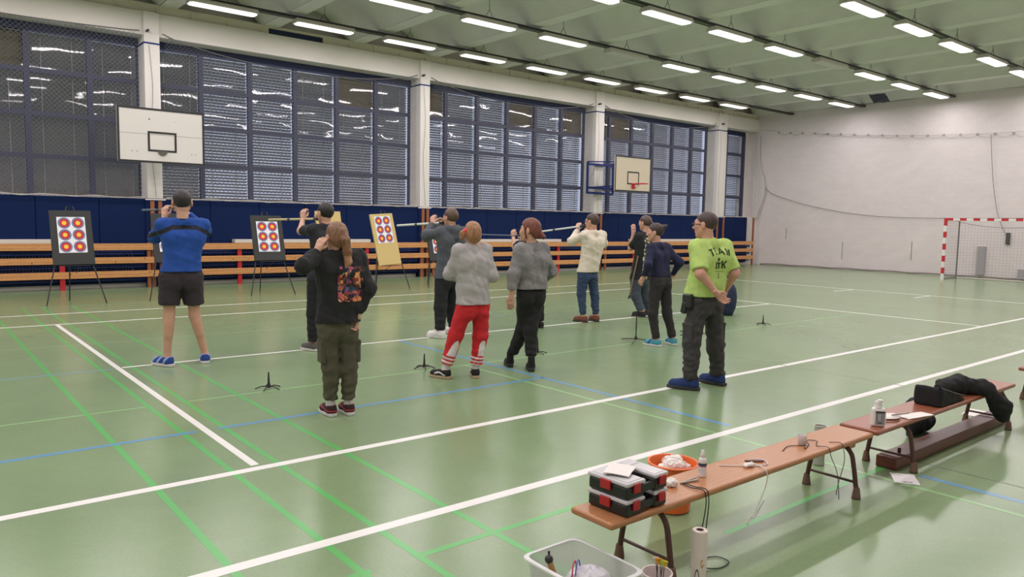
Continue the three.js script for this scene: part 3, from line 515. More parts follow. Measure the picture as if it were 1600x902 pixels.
  const hairField = (x, y, z) => {
    let d = ell(x, y, z, 0, 0.034, -0.018, 0.074 + 0.007 * hr, 0.088 + 0.009 * hr, 0.096 + 0.009 * hr);
    if (H.long) d = smin(d, ell(x, y, z, 0, -0.02, -0.045, 0.074 + 0.006 * hr, 0.085, 0.062 + 0.01 * hr), 0.03);
    const line = -((y - (H.front ?? 0.072)) * hn.y + (z - 0.075) * hn.z) + (H.line || 0), ear = Math.max(0.012 - Math.abs(Math.abs(x) - 0.08), 0);
    d = Math.max(d, line, (H.nape ?? -0.075) - y);
    if (!H.long) d = Math.max(d, -ell(x, y, z, Math.sign(x) * 0.084, -0.006, 0.0, 0.02, 0.04, 0.028));
    if (H.balding) d = Math.max(d, -(ell(x, y, z, 0, 0.12, 0.07, 0.05, 0.05, 0.07)));
    for (const c of hcaps) d = smin(d, capD(c, x, y, z), 0.018);
    return d + (H.rough ?? 0.003) * noise.noise(x * 60 + 3, y * 14, z * 60) + (H.rough ?? 0.003) * 0.6 * noise.noise(x * 140, y * 30, z * 140);
  };
  let hl = [-0.11, -0.12, -0.14], hh = [0.11, 0.145, 0.11]; if (hcaps.length) { const [a, c] = boundsOf(hcaps, 0.02); hl = hl.map((v, i) => Math.min(v, a[i])); hh = hh.map((v, i) => Math.max(v, c[i])); }
  const hg = nets(hairField, hl, hh, 0.0045, (x, y, z) => { const n = 1 + (H.streak ?? 0.35) * noise.noise(x * 90 + 4, y * 9, z * 90) + 0.2 * noise.noise(x * 25, y * 5, z * 25 + 5); if (H.tie && Math.hypot(x - H.tie[0], y - H.tie[1], z - H.tie[2]) < H.tie[3]) return H.tieColor; const k = H.tips && y < H.tips[0] ? H.tips[1] : hc; return [k[0] * n, k[1] * n, k[2] * n]; });
  part('hair', hg.applyMatrix4(HM), M.hair, g);
  if (o.glasses) {
    const gg = []; for (const q of [-1, 1]) { const t = new THREE.TorusGeometry(0.021, 0.0028, 6, 18); t.scale(1.15, 0.85, 1); t.translate(q * 0.033, 0.006, 0.1); gg.push(t, rod([q * 0.058, 0.01, 0.098], [q * 0.083, 0.006, -0.01], 0.0032, 0.0032, 5)); } gg.push(rod([-0.012, 0.008, 0.1], [0.012, 0.008, 0.1], 0.0025, 0.0025, 5));
    part('glasses', merge(gg).applyMatrix4(HM), M.black, g);
  }
  return { g, J, s, F, L, topMesh, ctx, HM };
}
// a printed patch wrapped on a garment
function decal(p, tex, centre, dirN, w, h, name, label) {
  p.topMesh.updateMatrixWorld(true);
  const m = new THREE.Mesh(p.topMesh.geometry.toNonIndexed(), p.topMesh.material); m.updateMatrixWorld();
  const q = new THREE.Matrix4().lookAt(dirN, V(0, 0, 0), V(0, 1, 0)), e = new THREE.Euler().setFromRotationMatrix(q);
  const d = new DecalGeometry(m, centre, e, V(w, h, 0.3)), po = d.attributes.position, no = d.attributes.normal; for (let i = 0; i < po.count; i++) po.setXYZ(i, po.getX(i) + no.getX(i) * 0.004, po.getY(i) + no.getY(i) * 0.004, po.getZ(i) + no.getZ(i) * 0.004);
  const mm = part(name, d, mat({ map: tex, transparent: true, alphaTest: 0.5, roughness: 0.8, polygonOffset: true, polygonOffsetFactor: -2 }), p.g); mm.userData.label = label; return mm;
}
function canvasTex(w, h, draw) { const c = document.createElement('canvas'); c.width = w; c.height = h; draw(c.getContext('2d'), w, h); const t = new THREE.CanvasTexture(c); t.colorSpace = THREE.SRGBColorSpace; return t; }
function unpack(base, s, th, yaw, pitch, n) {   // joints in metres from the person's base: neck, hip, head, then each side's shoulder, elbow, wrist, hip, knee, ankle, foot direction
  const J = {}, keys = ['neck', 'hip', 'head']; for (const S of ['A', 'B']) for (const k of ['sh', 'el', 'wr', 'hip', 'kn', 'an', 'dir']) keys.push(k + S);
  keys.forEach((k, i) => { J[k] = n.slice(3 * i, 3 * i + 3); }); return { base, s, th, yaw, pitch, J };
}
const PEOPLE = {
  blue: unpack([2.448, -8.67], 1.105, 0.14, 0.087, 0.0, [-0.02, 1.619, -0.006, -0.05, 0.993, -0.014, -0.02, 1.801, -0.028, -0.228, 1.559, -0.035, -0.235, 1.415, -0.315, -0.105, 1.636, -0.415, -0.159, 0.993, -0.029, -0.176, 0.557, -0.047, -0.204, 0.094, -0.057, -0.394, 0, -0.919, 0.188, 1.559, 0.024, 0.29, 1.498, -0.268, 0.103, 1.695, -0.318, 0.059, 0.993, 0.001, 0.09, 0.548, -0.035, 0.197, 0.094, -0.037, 0.254, 0, -0.967]),
  blacktee: unpack([4.094, -8.766], 1.068, 0.0, -0.175, 0.0, [0.062, 1.575, 0.029, 0.017, 0.91, 0.008, 0.048, 1.718, 0.001, -0.13, 1.517, 0.029, -0.151, 1.496, -0.274, -0.039, 1.641, -0.468, -0.079, 0.91, 0.008, -0.109, 0.472, -0.001, -0.114, 0.091, -0, -0.275, 0, -0.962, 0.254, 1.517, 0.029, 0.402, 1.467, -0.233, 0.216, 1.639, -0.319, 0.113, 0.91, 0.008, 0.059, 0.454, -0.068, 0.105, 0.091, -0.098, 0.09, 0, -0.996]),
  hoodie: unpack([2.833, -5.69], 0.936, 0.175, -0.262, 0.0, [-0.011, 1.381, -0.006, -0.027, 0.773, -0.013, -0.031, 1.502, -0.035, -0.164, 1.33, -0.033, -0.382, 1.28, 0.113, -0.213, 1.399, 0.003, -0.114, 0.773, -0.029, -0.074, 0.421, -0.049, -0.067, 0.08, -0.074, 0.067, 0, -0.998, 0.141, 1.33, 0.021, 0.204, 1.078, 0.082, 0.112, 0.863, 0.065, 0.061, 0.773, 0.002, 0.072, 0.411, -0.012, 0.076, 0.08, -0.025, 0.123, 0, -0.992]),
  greyhood: unpack([6.081, -8.819], 1.057, 0.0, -0.14, 0.0, [0.015, 1.551, 0.011, -0.023, 0.839, -0.016, 0.007, 1.696, -0.017, -0.18, 1.493, 0.011, -0.213, 1.444, -0.285, -0.046, 1.618, -0.392, -0.119, 0.839, -0.016, -0.17, 0.437, 0.014, -0.196, 0.09, 0.052, -0.325, 0, -0.946, 0.211, 1.493, 0.011, 0.317, 1.408, -0.258, 0.173, 1.607, -0.355, 0.072, 0.839, -0.016, 0.092, 0.428, -0.112, 0.183, 0.09, -0.15, 0.06, 0, -0.998]),
  red: unpack([4.549, -6.353], 0.953, 0.087, 0.175, 0.0, [0.073, 1.402, 0.052, 0.085, 0.773, 0.061, 0.078, 1.522, 0.036, -0.084, 1.35, 0.038, -0.117, 1.106, -0.077, 0.097, 1.04, -0.158, -0.006, 0.773, 0.053, -0.063, 0.468, -0.037, -0.143, 0.081, -0.114, -0.326, 0, -0.945, 0.229, 1.35, 0.066, 0.278, 1.09, 0.127, 0.306, 1.009, -0.095, 0.175, 0.773, 0.068, 0.192, 0.452, 0.058, 0.153, 0.081, 0.025, 0.537, 0, -0.843]),
  sweater: unpack([5.374, -6.378], 0.98, 0.087, -0.611, 0.0, [0.076, 1.404, 0.064, 0.079, 0.868, 0.067, 0.065, 1.567, 0.034, -0.075, 1.35, 0.051, -0.178, 1.091, 0.069, -0.211, 0.848, 0.073, -0.009, 0.868, 0.059, 0.062, 0.468, -0.034, 0.01, 0.083, -0.209, 0.516, 0, -0.856, 0.228, 1.35, 0.078, 0.361, 1.105, 0.077, 0.39, 0.972, -0.127, 0.167, 0.868, 0.074, 0.073, 0.458, 0.075, 0.046, 0.083, 0.126, 0.59, 0, -0.807]),
  hidden: unpack([7.715, -8.744], 0.949, 0.0, 0.0, 0.0, [-0.148, 1.355, -0.131, -0.063, 0.638, -0.055, -0.165, 1.503, -0.165, -0.309, 1.303, -0.131, -0.202, 1.267, -0.376, -0.102, 1.414, -0.534, -0.148, 0.638, -0.055, -0.061, 0.34, -0.017, -0.059, 0.081, -0.049, 0.162, 0, -0.987, 0.013, 1.303, -0.131, 0.194, 1.205, -0.307, 0.06, 1.363, -0.422, 0.023, 0.638, -0.055, 0.05, 0.31, -0.052, 0.088, 0.081, -0.045, 0.425, 0, -0.905]),
  cream: unpack([8.99, -8.84], 1.058, 0.0, -0.262, 0.0, [0.001, 1.523, 0.001, -0.061, 0.814, -0.062, -0.017, 1.682, -0.039, -0.2, 1.465, 0.001, -0.227, 1.355, -0.279, -0.053, 1.548, -0.326, -0.161, 0.814, -0.062, -0.163, 0.471, -0.097, -0.118, 0.09, -0.073, -0.075, 0, -0.997, 0.202, 1.465, 0.001, 0.411, 1.324, -0.165, 0.267, 1.492, -0.309, 0.04, 0.814, -0.062, 0.096, 0.464, -0.037, 0.129, 0.09, -0.025, 0.292, 0, -0.956]),
  camo: unpack([10.45, -8.857], 1.057, 0.087, -0.175, 0.0, [-0.047, 1.496, -0.056, -0.103, 0.675, -0.122, -0.057, 1.678, -0.09, -0.226, 1.437, -0.071, -0.206, 1.224, -0.283, -0.177, 1.485, -0.254, -0.198, 0.675, -0.13, -0.227, 0.38, -0.107, -0.175, 0.09, 0.007, -0.056, 0, -0.998, 0.132, 1.437, -0.04, -0.002, 1.19, 0.068, -0.075, 0.944, 0.006, -0.008, 0.675, -0.114, 0.056, 0.362, -0.156, 0.193, 0.09, -0.102, 0.415, 0, -0.91]),
  navy: unpack([8.093, -6.503], 0.971, 0.0, -0.524, 0.0, [-0.101, 1.398, -0.125, -0.074, 0.902, -0.092, -0.125, 1.544, -0.175, -0.256, 1.344, -0.125, -0.397, 1.122, -0.04, -0.317, 0.939, -0.179, -0.161, 0.902, -0.092, -0.181, 0.449, -0.117, -0.139, 0.083, -0.074, -0.096, 0, -0.995, 0.055, 1.344, -0.125, 0.167, 1.148, 0.034, 0.18, 0.946, -0.1, 0.014, 0.902, -0.092, 0.068, 0.456, -0.077, 0.153, 0.083, -0.022, 0.392, 0, -0.92]),
  lime: unpack([6.348, -4.549], 1.024, 0.087, -0.384, 0.0, [-0.019, 1.498, -0.027, -0.038, 0.882, -0.053, -0.047, 1.658, -0.088, -0.223, 1.442, -0.045, -0.301, 1.183, 0.066, -0.151, 0.995, 0.153, -0.14, 0.882, -0.062, -0.2, 0.459, -0.084, -0.219, 0.087, -0.06, -0.355, 0, -0.935, 0.185, 1.442, -0.009, 0.234, 1.173, 0.092, 0.301, 0.977, -0.058, 0.064, 0.882, -0.044, 0.139, 0.442, -0.034, 0.203, 0.087, -0.036, 0.036, 0, -0.999])
};
const flat = (r, g, b, a = 0.08) => { const c = srgb(r, g, b); return (x, y, z) => { const n = 1 + a * fbm((x || 0) * 12, (y || 0) * 12, (z || 0) * 12, 3) * 2; return [c.r * n, c.g * n, c.b * n]; }; };
const rgb = (r, g, b) => { const c = srgb(r, g, b); return [c.r, c.g, c.b]; };
const folk = {};
const BLK = rgb(30, 31, 34);
folk.blue = makePerson(PEOPLE.blue, {
  label: 'man in a royal blue long-sleeved shirt and dark shorts aiming a blowgun', hairColor: rgb(38, 30, 27), hair: { rough: 0.0022, thick: 0.8 },
  top: { name: 'shirt', e: 0.022, hipE: 0.04, sleeve: 1.9, hem: 0.05, col: (x, y, z, c) => { const l = c.lat(x, z), yy = c.J.neck.y - y; const band = Math.abs(yy - 0.085 - 0.5 * Math.max(0, Math.abs(l) - 0.12)) < 0.026 && c.fwd(x, z) < 0.42; const n = 1 + 0.12 * fbm(x * 9, y * 9, z * 9); return (band ? rgb(22, 24, 34) : rgb(24, 70, 150)).map((v) => v * n); } },
  bottom: { name: 'shorts', e: 0.03, e1: 0.02, length: 0.72, col: flat(48, 40, 46), waist: 0.1, bunch: 0 },
  shoe: { style: 'trainer', col: (x, y, z) => (Math.sin(z * 70 + y * 50) > 0.55 ? rgb(150, 170, 205) : rgb(38, 66, 140)), sole: M.rubber }, handA: { curl: 1.1, dir: [0.1, 1, -0.2], palm: [0.8, 0, -0.5] }, handB: { curl: 1.1, palm: [-0.6, 0.3, -0.3] } });
folk.blacktee = makePerson(PEOPLE.blacktee, {
  label: 'dark haired man in a black t-shirt aiming a pale blowgun', hairColor: rgb(28, 24, 24), hair: { rough: 0.0025 },
  top: { name: 't_shirt', e: 0.024, sleeve: 0.8, hem: -0.03, col: flat(33, 34, 40) }, bottom: { name: 'trousers', e: 0.026, e1: 0.03, length: 1.93, col: flat(24, 25, 30) },
  shoe: { style: 'trainer', col: flat(92, 88, 86), sole: M.rubber }, handA: { curl: 1.1, dir: [0.1, 1, -0.1], palm: [0.8, 0, -0.5] }, handB: { curl: 1.1, palm: [-0.6, 0.3, -0.3] } });
folk.hoodie = makePerson(PEOPLE.hoodie, {
  label: 'woman in a black printed sweatshirt and olive cargo trousers with a long ponytail', hairColor: rgb(122, 86, 60), waist: 0.98,
  hair: { long: true, nape: -0.09, thick: 1.3, streak: 0.6, rough: 0.004, tips: [-0.15, rgb(165, 122, 92)], caps: [[[0.0, 0.045, -0.10], [-0.005, -0.02, -0.135], 0.035, 0.036], [[-0.005, -0.02, -0.135], [-0.022, -0.12, -0.14], 0.038, 0.036], [[-0.022, -0.12, -0.14], [-0.035, -0.2, -0.135], 0.036, 0.03], [[-0.035, -0.2, -0.135], [-0.01, -0.27, -0.13], 0.028, 0.008]] },
  top: { name: 'sweatshirt', e: 0.034, sleeve: 1.92, hem: 0.03, hipE: 0.036, sleeveE: 0.026, wrinkle: 0.02, col: flat(27, 27, 29) }, bottom: { name: 'cargo_trousers', e: 0.02, e1: 0.026, length: 1.86, col: flat(82, 78, 62, 0.12), wrinkle: 0.022, pockets: [['A', 0.62, 0.0, 0.19], ['B', 0.62, 0.0, 0.19]] },
  shoe: { style: 'trainer', col: (x, y, z) => (Math.abs(y - 0.055 - z * 0.1) < 0.006 ? rgb(170, 60, 70) : rgb(52, 24, 30)), sole: M.rubber }, sock: rgb(210, 205, 200), handA: { curl: 0.9, dir: [0.5, 0.9, -0.1], palm: [0.7, -0.2, -0.6] }, handB: { curl: 0.7, dir: [-0.35, -0.9, 0.1], palm: [0, 0.3, 1] } });
folk.greyhood = makePerson(PEOPLE.greyhood, {
  label: 'man in a charcoal hooded sweatshirt, black trousers and white trainers aiming a blowgun', hairColor: rgb(88, 66, 52), hair: { rough: 0.0025 },
  top: { name: 'hooded_sweatshirt', e: 0.034, sleeve: 1.9, hem: 0.0, hood: true, col: flat(78, 82, 90) }, bottom: { name: 'trousers', e: 0.024, e1: 0.036, length: 1.93, col: flat(24, 25, 29) },
  shoe: { style: 'trainer', col: flat(222, 218, 214), sole: M.rubber, size: 1.05 }, handA: { curl: 1.1, dir: [0.2, 0.8, -0.3], palm: [0.8, 0.1, -0.5] }, handB: { curl: 1.1, palm: [-0.6, 0.3, -0.3] } });
folk.red = makePerson(PEOPLE.red, {
  label: 'woman in a light grey sweatshirt and red trousers with white striped cuffs', hairColor: rgb(150, 108, 74), waist: 1.0,
  hair: { long: true, nape: -0.085, thick: 1.4, streak: 0.55, rough: 0.005, tie: [0.082, 0.03, -0.035, 0.036], tieColor: rgb(200, 40, 40), caps: [[[0.06, 0.03, -0.04], [0.09, 0.028, -0.035], 0.028, 0.028], [[0.112, 0.005, -0.03], [0.122, -0.035, -0.03], 0.034, 0.026]] },
  top: { name: 'sweatshirt', e: 0.036, sleeve: 1.85, sleeveE: 0.03, hem: 0.02, col: flat(168, 163, 162, 0.05), wrinkle: 0.022 },
  bottom: { name: 'track_trousers', e: 0.022, e1: 0.03, length: 1.84, cell: 0.007, col: (x, y, z, c, lo) => { const q = lo(x, y, z); const n = 1 + 0.1 * fbm(x * 9, y * 9, z * 9); let w = false; if (q.t > 0.56) w = Math.floor((q.t - 0.56) / 0.05) % 2 === 1; else if (q.t > 0.12) w = q.back > 0.98 - (q.t - 0.12) * 1.0 && q.side > -0.5; return (w ? rgb(222, 214, 212) : rgb(196, 34, 42)).map((v) => v * n); } },
  shoe: { style: 'trainer', col: (x, y, z) => (Math.abs(y - 0.05 - 0.016 * Math.sin(z * 30)) < 0.008 && z < 0.11 && z > -0.04 ? rgb(225, 222, 220) : rgb(26, 26, 28)), sole: M.rubberTan }, sock: rgb(215, 212, 210), handA: { curl: 0.8 }, handB: { curl: 0.8 } });
folk.sweater = makePerson(PEOPLE.sweater, {
  label: 'auburn haired woman in a mottled grey knitted sweater and black trousers, mid-step', hairColor: rgb(110, 58, 44), waist: 0.95,
  hair: { long: true, nape: -0.1, thick: 1.6, streak: 0.4, front: 0.085, line: -0.012, caps: [[[-0.02, -0.05, -0.12], [-0.035, -0.07, -0.145], 0.03, 0.026], [[0.06, 0.02, 0.03], [0.07, -0.08, 0.015], 0.014, 0.01], [[-0.03, 0.0, -0.09], [-0.025, -0.05, -0.12], 0.03, 0.03]] },
  top: { name: 'knitted_sweater', e: 0.038, sleeve: 1.97, sleeveE: 0.03, hem: 0.05, rib: true, wrinkle: 0.018, col: (x, y, z) => { const n = 1 + 0.55 * fbm(x * 6 + 3, y * 9, z * 6, 4) + 0.25 * noise.noise(x * 60, y * 60, z * 60); return rgb(126, 124, 124).map((v) => v * n); } },
  bottom: { name: 'trousers', e: 0.018, e1: 0.03, length: 1.8, col: flat(26, 26, 28), wrinkle: 0.016 }, shoe: { style: 'boot', col: flat(24, 23, 24), sole: M.rubberBlack }, handA: { curl: 0.7, palm: [0.7, 0, -0.6] }, handB: { curl: 0.8 } });
folk.hidden = makePerson(PEOPLE.hidden, {
  label: 'person in black mostly hidden behind the auburn haired woman, aiming a thin blowgun', hairColor: rgb(90, 66, 52), hair: {}, top: { name: 't_shirt', e: 0.022, sleeve: 0.6, hem: 0.0, col: flat(25, 26, 29) }, bottom: { name: 'trousers', e: 0.02, e1: 0.028, length: 1.9, col: flat(24, 25, 28) },
  shoe: { style: 'trainer', col: flat(30, 30, 32), sole: M.rubberBlack }, handA: { curl: 1.1, dir: [0, 1, -0.1], palm: [0.8, 0, -0.5] }, handB: { curl: 1.1 } });
folk.cream = makePerson(PEOPLE.cream, {
  label: 'man with glasses in a cream sweater and blue jeans aiming a white blowgun', hairColor: rgb(72, 54, 44), hair: { rough: 0.004 }, glasses: true,
  top: { name: 'sweater', e: 0.03, sleeve: 1.93, hem: 0.03, wrinkle: 0.022, col: flat(218, 207, 190, 0.05) }, bottom: { name: 'jeans', e: 0.016, e1: 0.022, length: 1.92, wrinkle: 0.022, col: flat(50, 68, 98, 0.25) },
  shoe: { style: 'leather', col: flat(112, 64, 46), sole: M.rubberBlack }, handA: { curl: 1.1, dir: [0.3, 0.8, -0.2], palm: [0.8, 0.1, -0.5] }, handB: { curl: 1.1 } });
folk.camo = makePerson(PEOPLE.camo, {
  label: 'person in a black top with a camouflage strip down the back and dark jeans', hairColor: rgb(78, 60, 52), hair: { caps: [[[0, 0.03, -0.11], [-0.01, -0.005, -0.14], 0.022, 0.02], [[-0.01, -0.005, -0.14], [-0.02, -0.05, -0.13], 0.018, 0.008]] },
  top: { name: 't_shirt', e: 0.03, sleeve: 0.85, hem: 0.0, cell: 0.008, col: (x, y, z, c) => { const l = c.lat(x, z); if (Math.abs(l + 0.085 - 0.012 * noise.noise(y * 12, 2, 1)) < 0.06 && c.fwd(x, z) < 0 && y < c.J.neck.y - 0.07) { const n = noise.noise(x * 26, y * 26, z * 26 + 4); return n > 0.12 ? rgb(214, 204, 172) : n > -0.15 ? rgb(150, 138, 108) : rgb(48, 46, 38); } return rgb(24, 28, 34); } },
  bottom: { name: 'jeans', e: 0.026, e1: 0.034, length: 1.93, col: flat(62, 70, 82, 0.12) }, shoe: { style: 'leather', col: flat(30, 28, 28), sole: M.rubberBlack }, handA: { curl: 0.5, dir: [0.05, 1, 0], palm: [0.4, 0, -0.9] }, handB: { curl: 0.9 } });
folk.navy = makePerson(PEOPLE.navy, {
  label: 'woman in a navy jumper and charcoal trousers with her hands on her hips', hairColor: rgb(54, 38, 36), waist: 0.92,
  hair: { nape: -0.07, thick: 1.1, caps: [[[-0.005, 0.07, -0.095], [-0.01, 0.08, -0.12], 0.03, 0.03], [[-0.01, 0.08, -0.12], [-0.02, 0.1, -0.155], 0.024, 0.012]] },
  top: { name: 'jumper', e: 0.018, sleeve: 1.93, sleeveE: 0.014, hem: 0.06, col: flat(26, 30, 62) }, bottom: { name: 'trousers', e: 0.016, e1: 0.018, length: 1.94, col: flat(44, 40, 42), waist: 0.14, bunch: 0.001 },
  shoe: { style: 'trainer', col: (x, y, z) => (z > 0.02 && Math.sin(z * 60 + y * 40) > 0.3 ? rgb(40, 70, 130) : rgb(70, 150, 165)), sole: M.rubber }, handA: { curl: 0.8, dir: [0, -0.7, -0.6], palm: [0.9, 0, 0] }, handB: { curl: 0.8, dir: [-0.6, -0.4, -0.6], palm: [-0.7, 0, -0.6] } });
folk.lime = makePerson(PEOPLE.lime, {
  label: 'man in a lime green printed t-shirt and dark cargo trousers, hands clasped behind him', hairColor: rgb(66, 50, 46), build: 1.1, belly: true, hips: 1.08, glasses: true, skin: [0.58, 0.30, 0.22], headScale: 1.02,
  hair: { rough: 0.0016, thick: 0.5, balding: true }, top: { name: 't_shirt', e: 0.03, sleeve: 0.88, sleeveE: 0.034, hem: 0.06, hipE: 0.03, wrinkle: 0.016, col: flat(178, 205, 112, 0.04) },
  bottom: { name: 'cargo_trousers', e: 0.022, e1: 0.04, length: 1.97, col: flat(60, 58, 58, 0.14), wrinkle: 0.032, pockets: [['A', 0.72, 0.0, 0.2], ['B', 0.72, 0.0, 0.2]] },
  shoe: { style: 'trainer', col: flat(26, 50, 100), sole: M.rubberBlack, size: 1.1 }, handA: { curl: 0.6, dir: [0.75, -0.55, 0.1], palm: [-0.2, 0.2, 1] }, handB: { curl: 0.7, dir: [-0.5, -0.8, 0.2], palm: [0, 0.3, -1] } });

// prints on the backs of two garments
{
  const p = folk.lime, t = canvasTex(512, 512, (c) => {
    c.fillStyle = '#1d2a14'; c.textAlign = 'center'; c.textBaseline = 'middle';
    'TEAM'.split('').forEach((ch, i) => { c.save(); const a = (i - 1.5) * 0.145; c.translate(256 + Math.sin(a) * 830, 940 - Math.cos(a) * 830); c.rotate(a); c.font = 'bold 132px sans-serif'; c.fillText(ch, 0, 0); c.restore(); });
    c.font = 'bold 150px sans-serif'; c.fillText('t', 178, 300); c.fillText('K', 334, 300); c.fillRect(238, 262, 28, 96); c.fillRect(214, 268, 76, 16); c.beginPath(); c.arc(252, 226, 24, 0, 7); c.fill();
    c.fillRect(170, 392, 180, 5); c.fillRect(247, 420, 20, 10); c.fillRect(252, 436, 10, 44); c.fillRect(244, 484, 26, 9);
  });
  decal(p, t, p.ctx.J.neck.clone().addScaledVector(p.F, -0.17).addScaledVector(p.L, 0.0).add(V(0, -0.2, 0)), p.F.clone().multiplyScalar(-1), 0.34, 0.36, 'shirt_print', 'dark lettering reading TEAM over a small emblem');
  const h = folk.hoodie, t2 = canvasTex(400, 560, (c) => {
    // loose patchwork of warm and dark blots in an upright panel
    let sd = 7; const r = () => { sd = (sd * 1664525 + 1013904223) >>> 0; return sd / 4294967296; };
    c.beginPath(); c.roundRect(26, 50, 350, 490, 40); c.clip(); c.fillStyle = '#6d3a2c'; c.fillRect(0, 0, 400, 560);
    const cols = ['#c8683c', '#d98a55', '#a23a44', '#2d4a63', '#1d1c24', '#d9a35e', '#b5566b', '#6b5a86', '#26303c', '#e0b48a'];
    for (let i = 0; i < 90; i++) { c.fillStyle = cols[Math.floor(r() * cols.length)]; if (r() < 0.3) c.fillStyle = '#1a191e'; c.beginPath(); c.ellipse(30 + r() * 340, 50 + r() * 490, 12 + r() * 42, 10 + r() * 60, r() * 3, 0, 7); c.fill(); }
    c.strokeStyle = '#17161a'; c.lineWidth = 6; for (let i = 0; i < 22; i++) { c.beginPath(); const x = 40 + r() * 320, y = 60 + r() * 460; c.moveTo(x, y); c.bezierCurveTo(x + r() * 120 - 60, y + r() * 80, x + r() * 120 - 60, y + r() * 140, x + r() * 160 - 80, y + r() * 160); c.stroke(); }
  });
  decal(h, t2, h.ctx.J.neck.clone().addScaledVector(h.F, -0.15).addScaledVector(h.L, 0.055).add(V(0, -0.25, 0)), h.F.clone().multiplyScalar(-1), 0.245, 0.33, 'sweatshirt_print', 'many coloured printed panel on the back');
}
// belt pouch of the man in lime
{
  const p = folk.lime, q = p.ctx.J.hip.clone().addScaledVector(p.L, -0.235).addScaledVector(p.F, 0.02).add(V(0, 0.02, 0));
  const m = part('belt_pouch', merge([at(new RoundedBoxGeometry(0.06, 0.14, 0.11, 2, 0.02), q.x, q.y, q.z), at(new RoundedBoxGeometry(0.05, 0.12, 0.06, 2, 0.015), q.x - 0.01, q.y - 0.07, q.z - 0.03, 0, 0.2)]), M.black, p.g); m.userData.label = 'black belt pouch';
}
// blowguns, each held to the mouth and pointing at the boards
const tubeMats = { steel: mat({ color: lin(0.10, 0.13, 0.17), roughness: 0.4 }), tan: mat({ color: lin(0.55, 0.45, 0.24), roughness: 0.5 }), pale: mat({ color: lin(0.62, 0.64, 0.62), roughness: 0.4 }), brown: mat({ color: lin(0.22, 0.15, 0.08), roughness: 0.5 }) };
function blowgun(p, m, label, tip, len, r) {
  const mouth = V(0, -0.058, 0.118).applyMatrix4(p.HM).add(p.g.position); const d = V(...tip).normalize();
  const g = thing('blowgun', label, 'blowgun', [mouth.x, mouth.y, mouth.z]);
  part('barrel', rod([d.x * 0.03, d.y * 0.03, d.z * 0.03], [d.x * len, d.y * len, d.z * len], r, r, 10), m, g);
  part('mouthpiece', rod([0, 0, 0], [d.x * 0.1, d.y * 0.1, d.z * 0.1], r * 1.9, r * 1.25, 12), M.black, g);
  part('band', rod([d.x * len * 0.55, d.y * len * 0.55, d.z * len * 0.55], [d.x * (len * 0.55 + 0.05), d.y * (len * 0.55 + 0.05), d.z * (len * 0.55 + 0.05)], r * 1.25, r * 1.25, 10), M.black, g);
  return g;
}
blowgun(folk.blue, tubeMats.steel, 'dark steel blowgun held by the man in blue', [-0.12, -0.01, -1], 1.15, 0.011);
blowgun(folk.blacktee, tubeMats.tan, 'straw coloured blowgun held by the man in the black t-shirt', [-0.15, -0.02, -1], 1.2, 0.014);
blowgun(folk.greyhood, tubeMats.pale, 'pale silver blowgun held by the man in the charcoal hood', [-0.05, -0.05, -1], 1.2, 0.016);
blowgun(folk.hidden, tubeMats.steel, 'thin grey blowgun held by the half-hidden person in black', [-0.2, 0.0, -1], 1.5, 0.009);
blowgun(folk.cream, tubeMats.pale, 'white blowgun held by the man in the cream sweater', [-0.1, -0.12, -1], 1.2, 0.015);
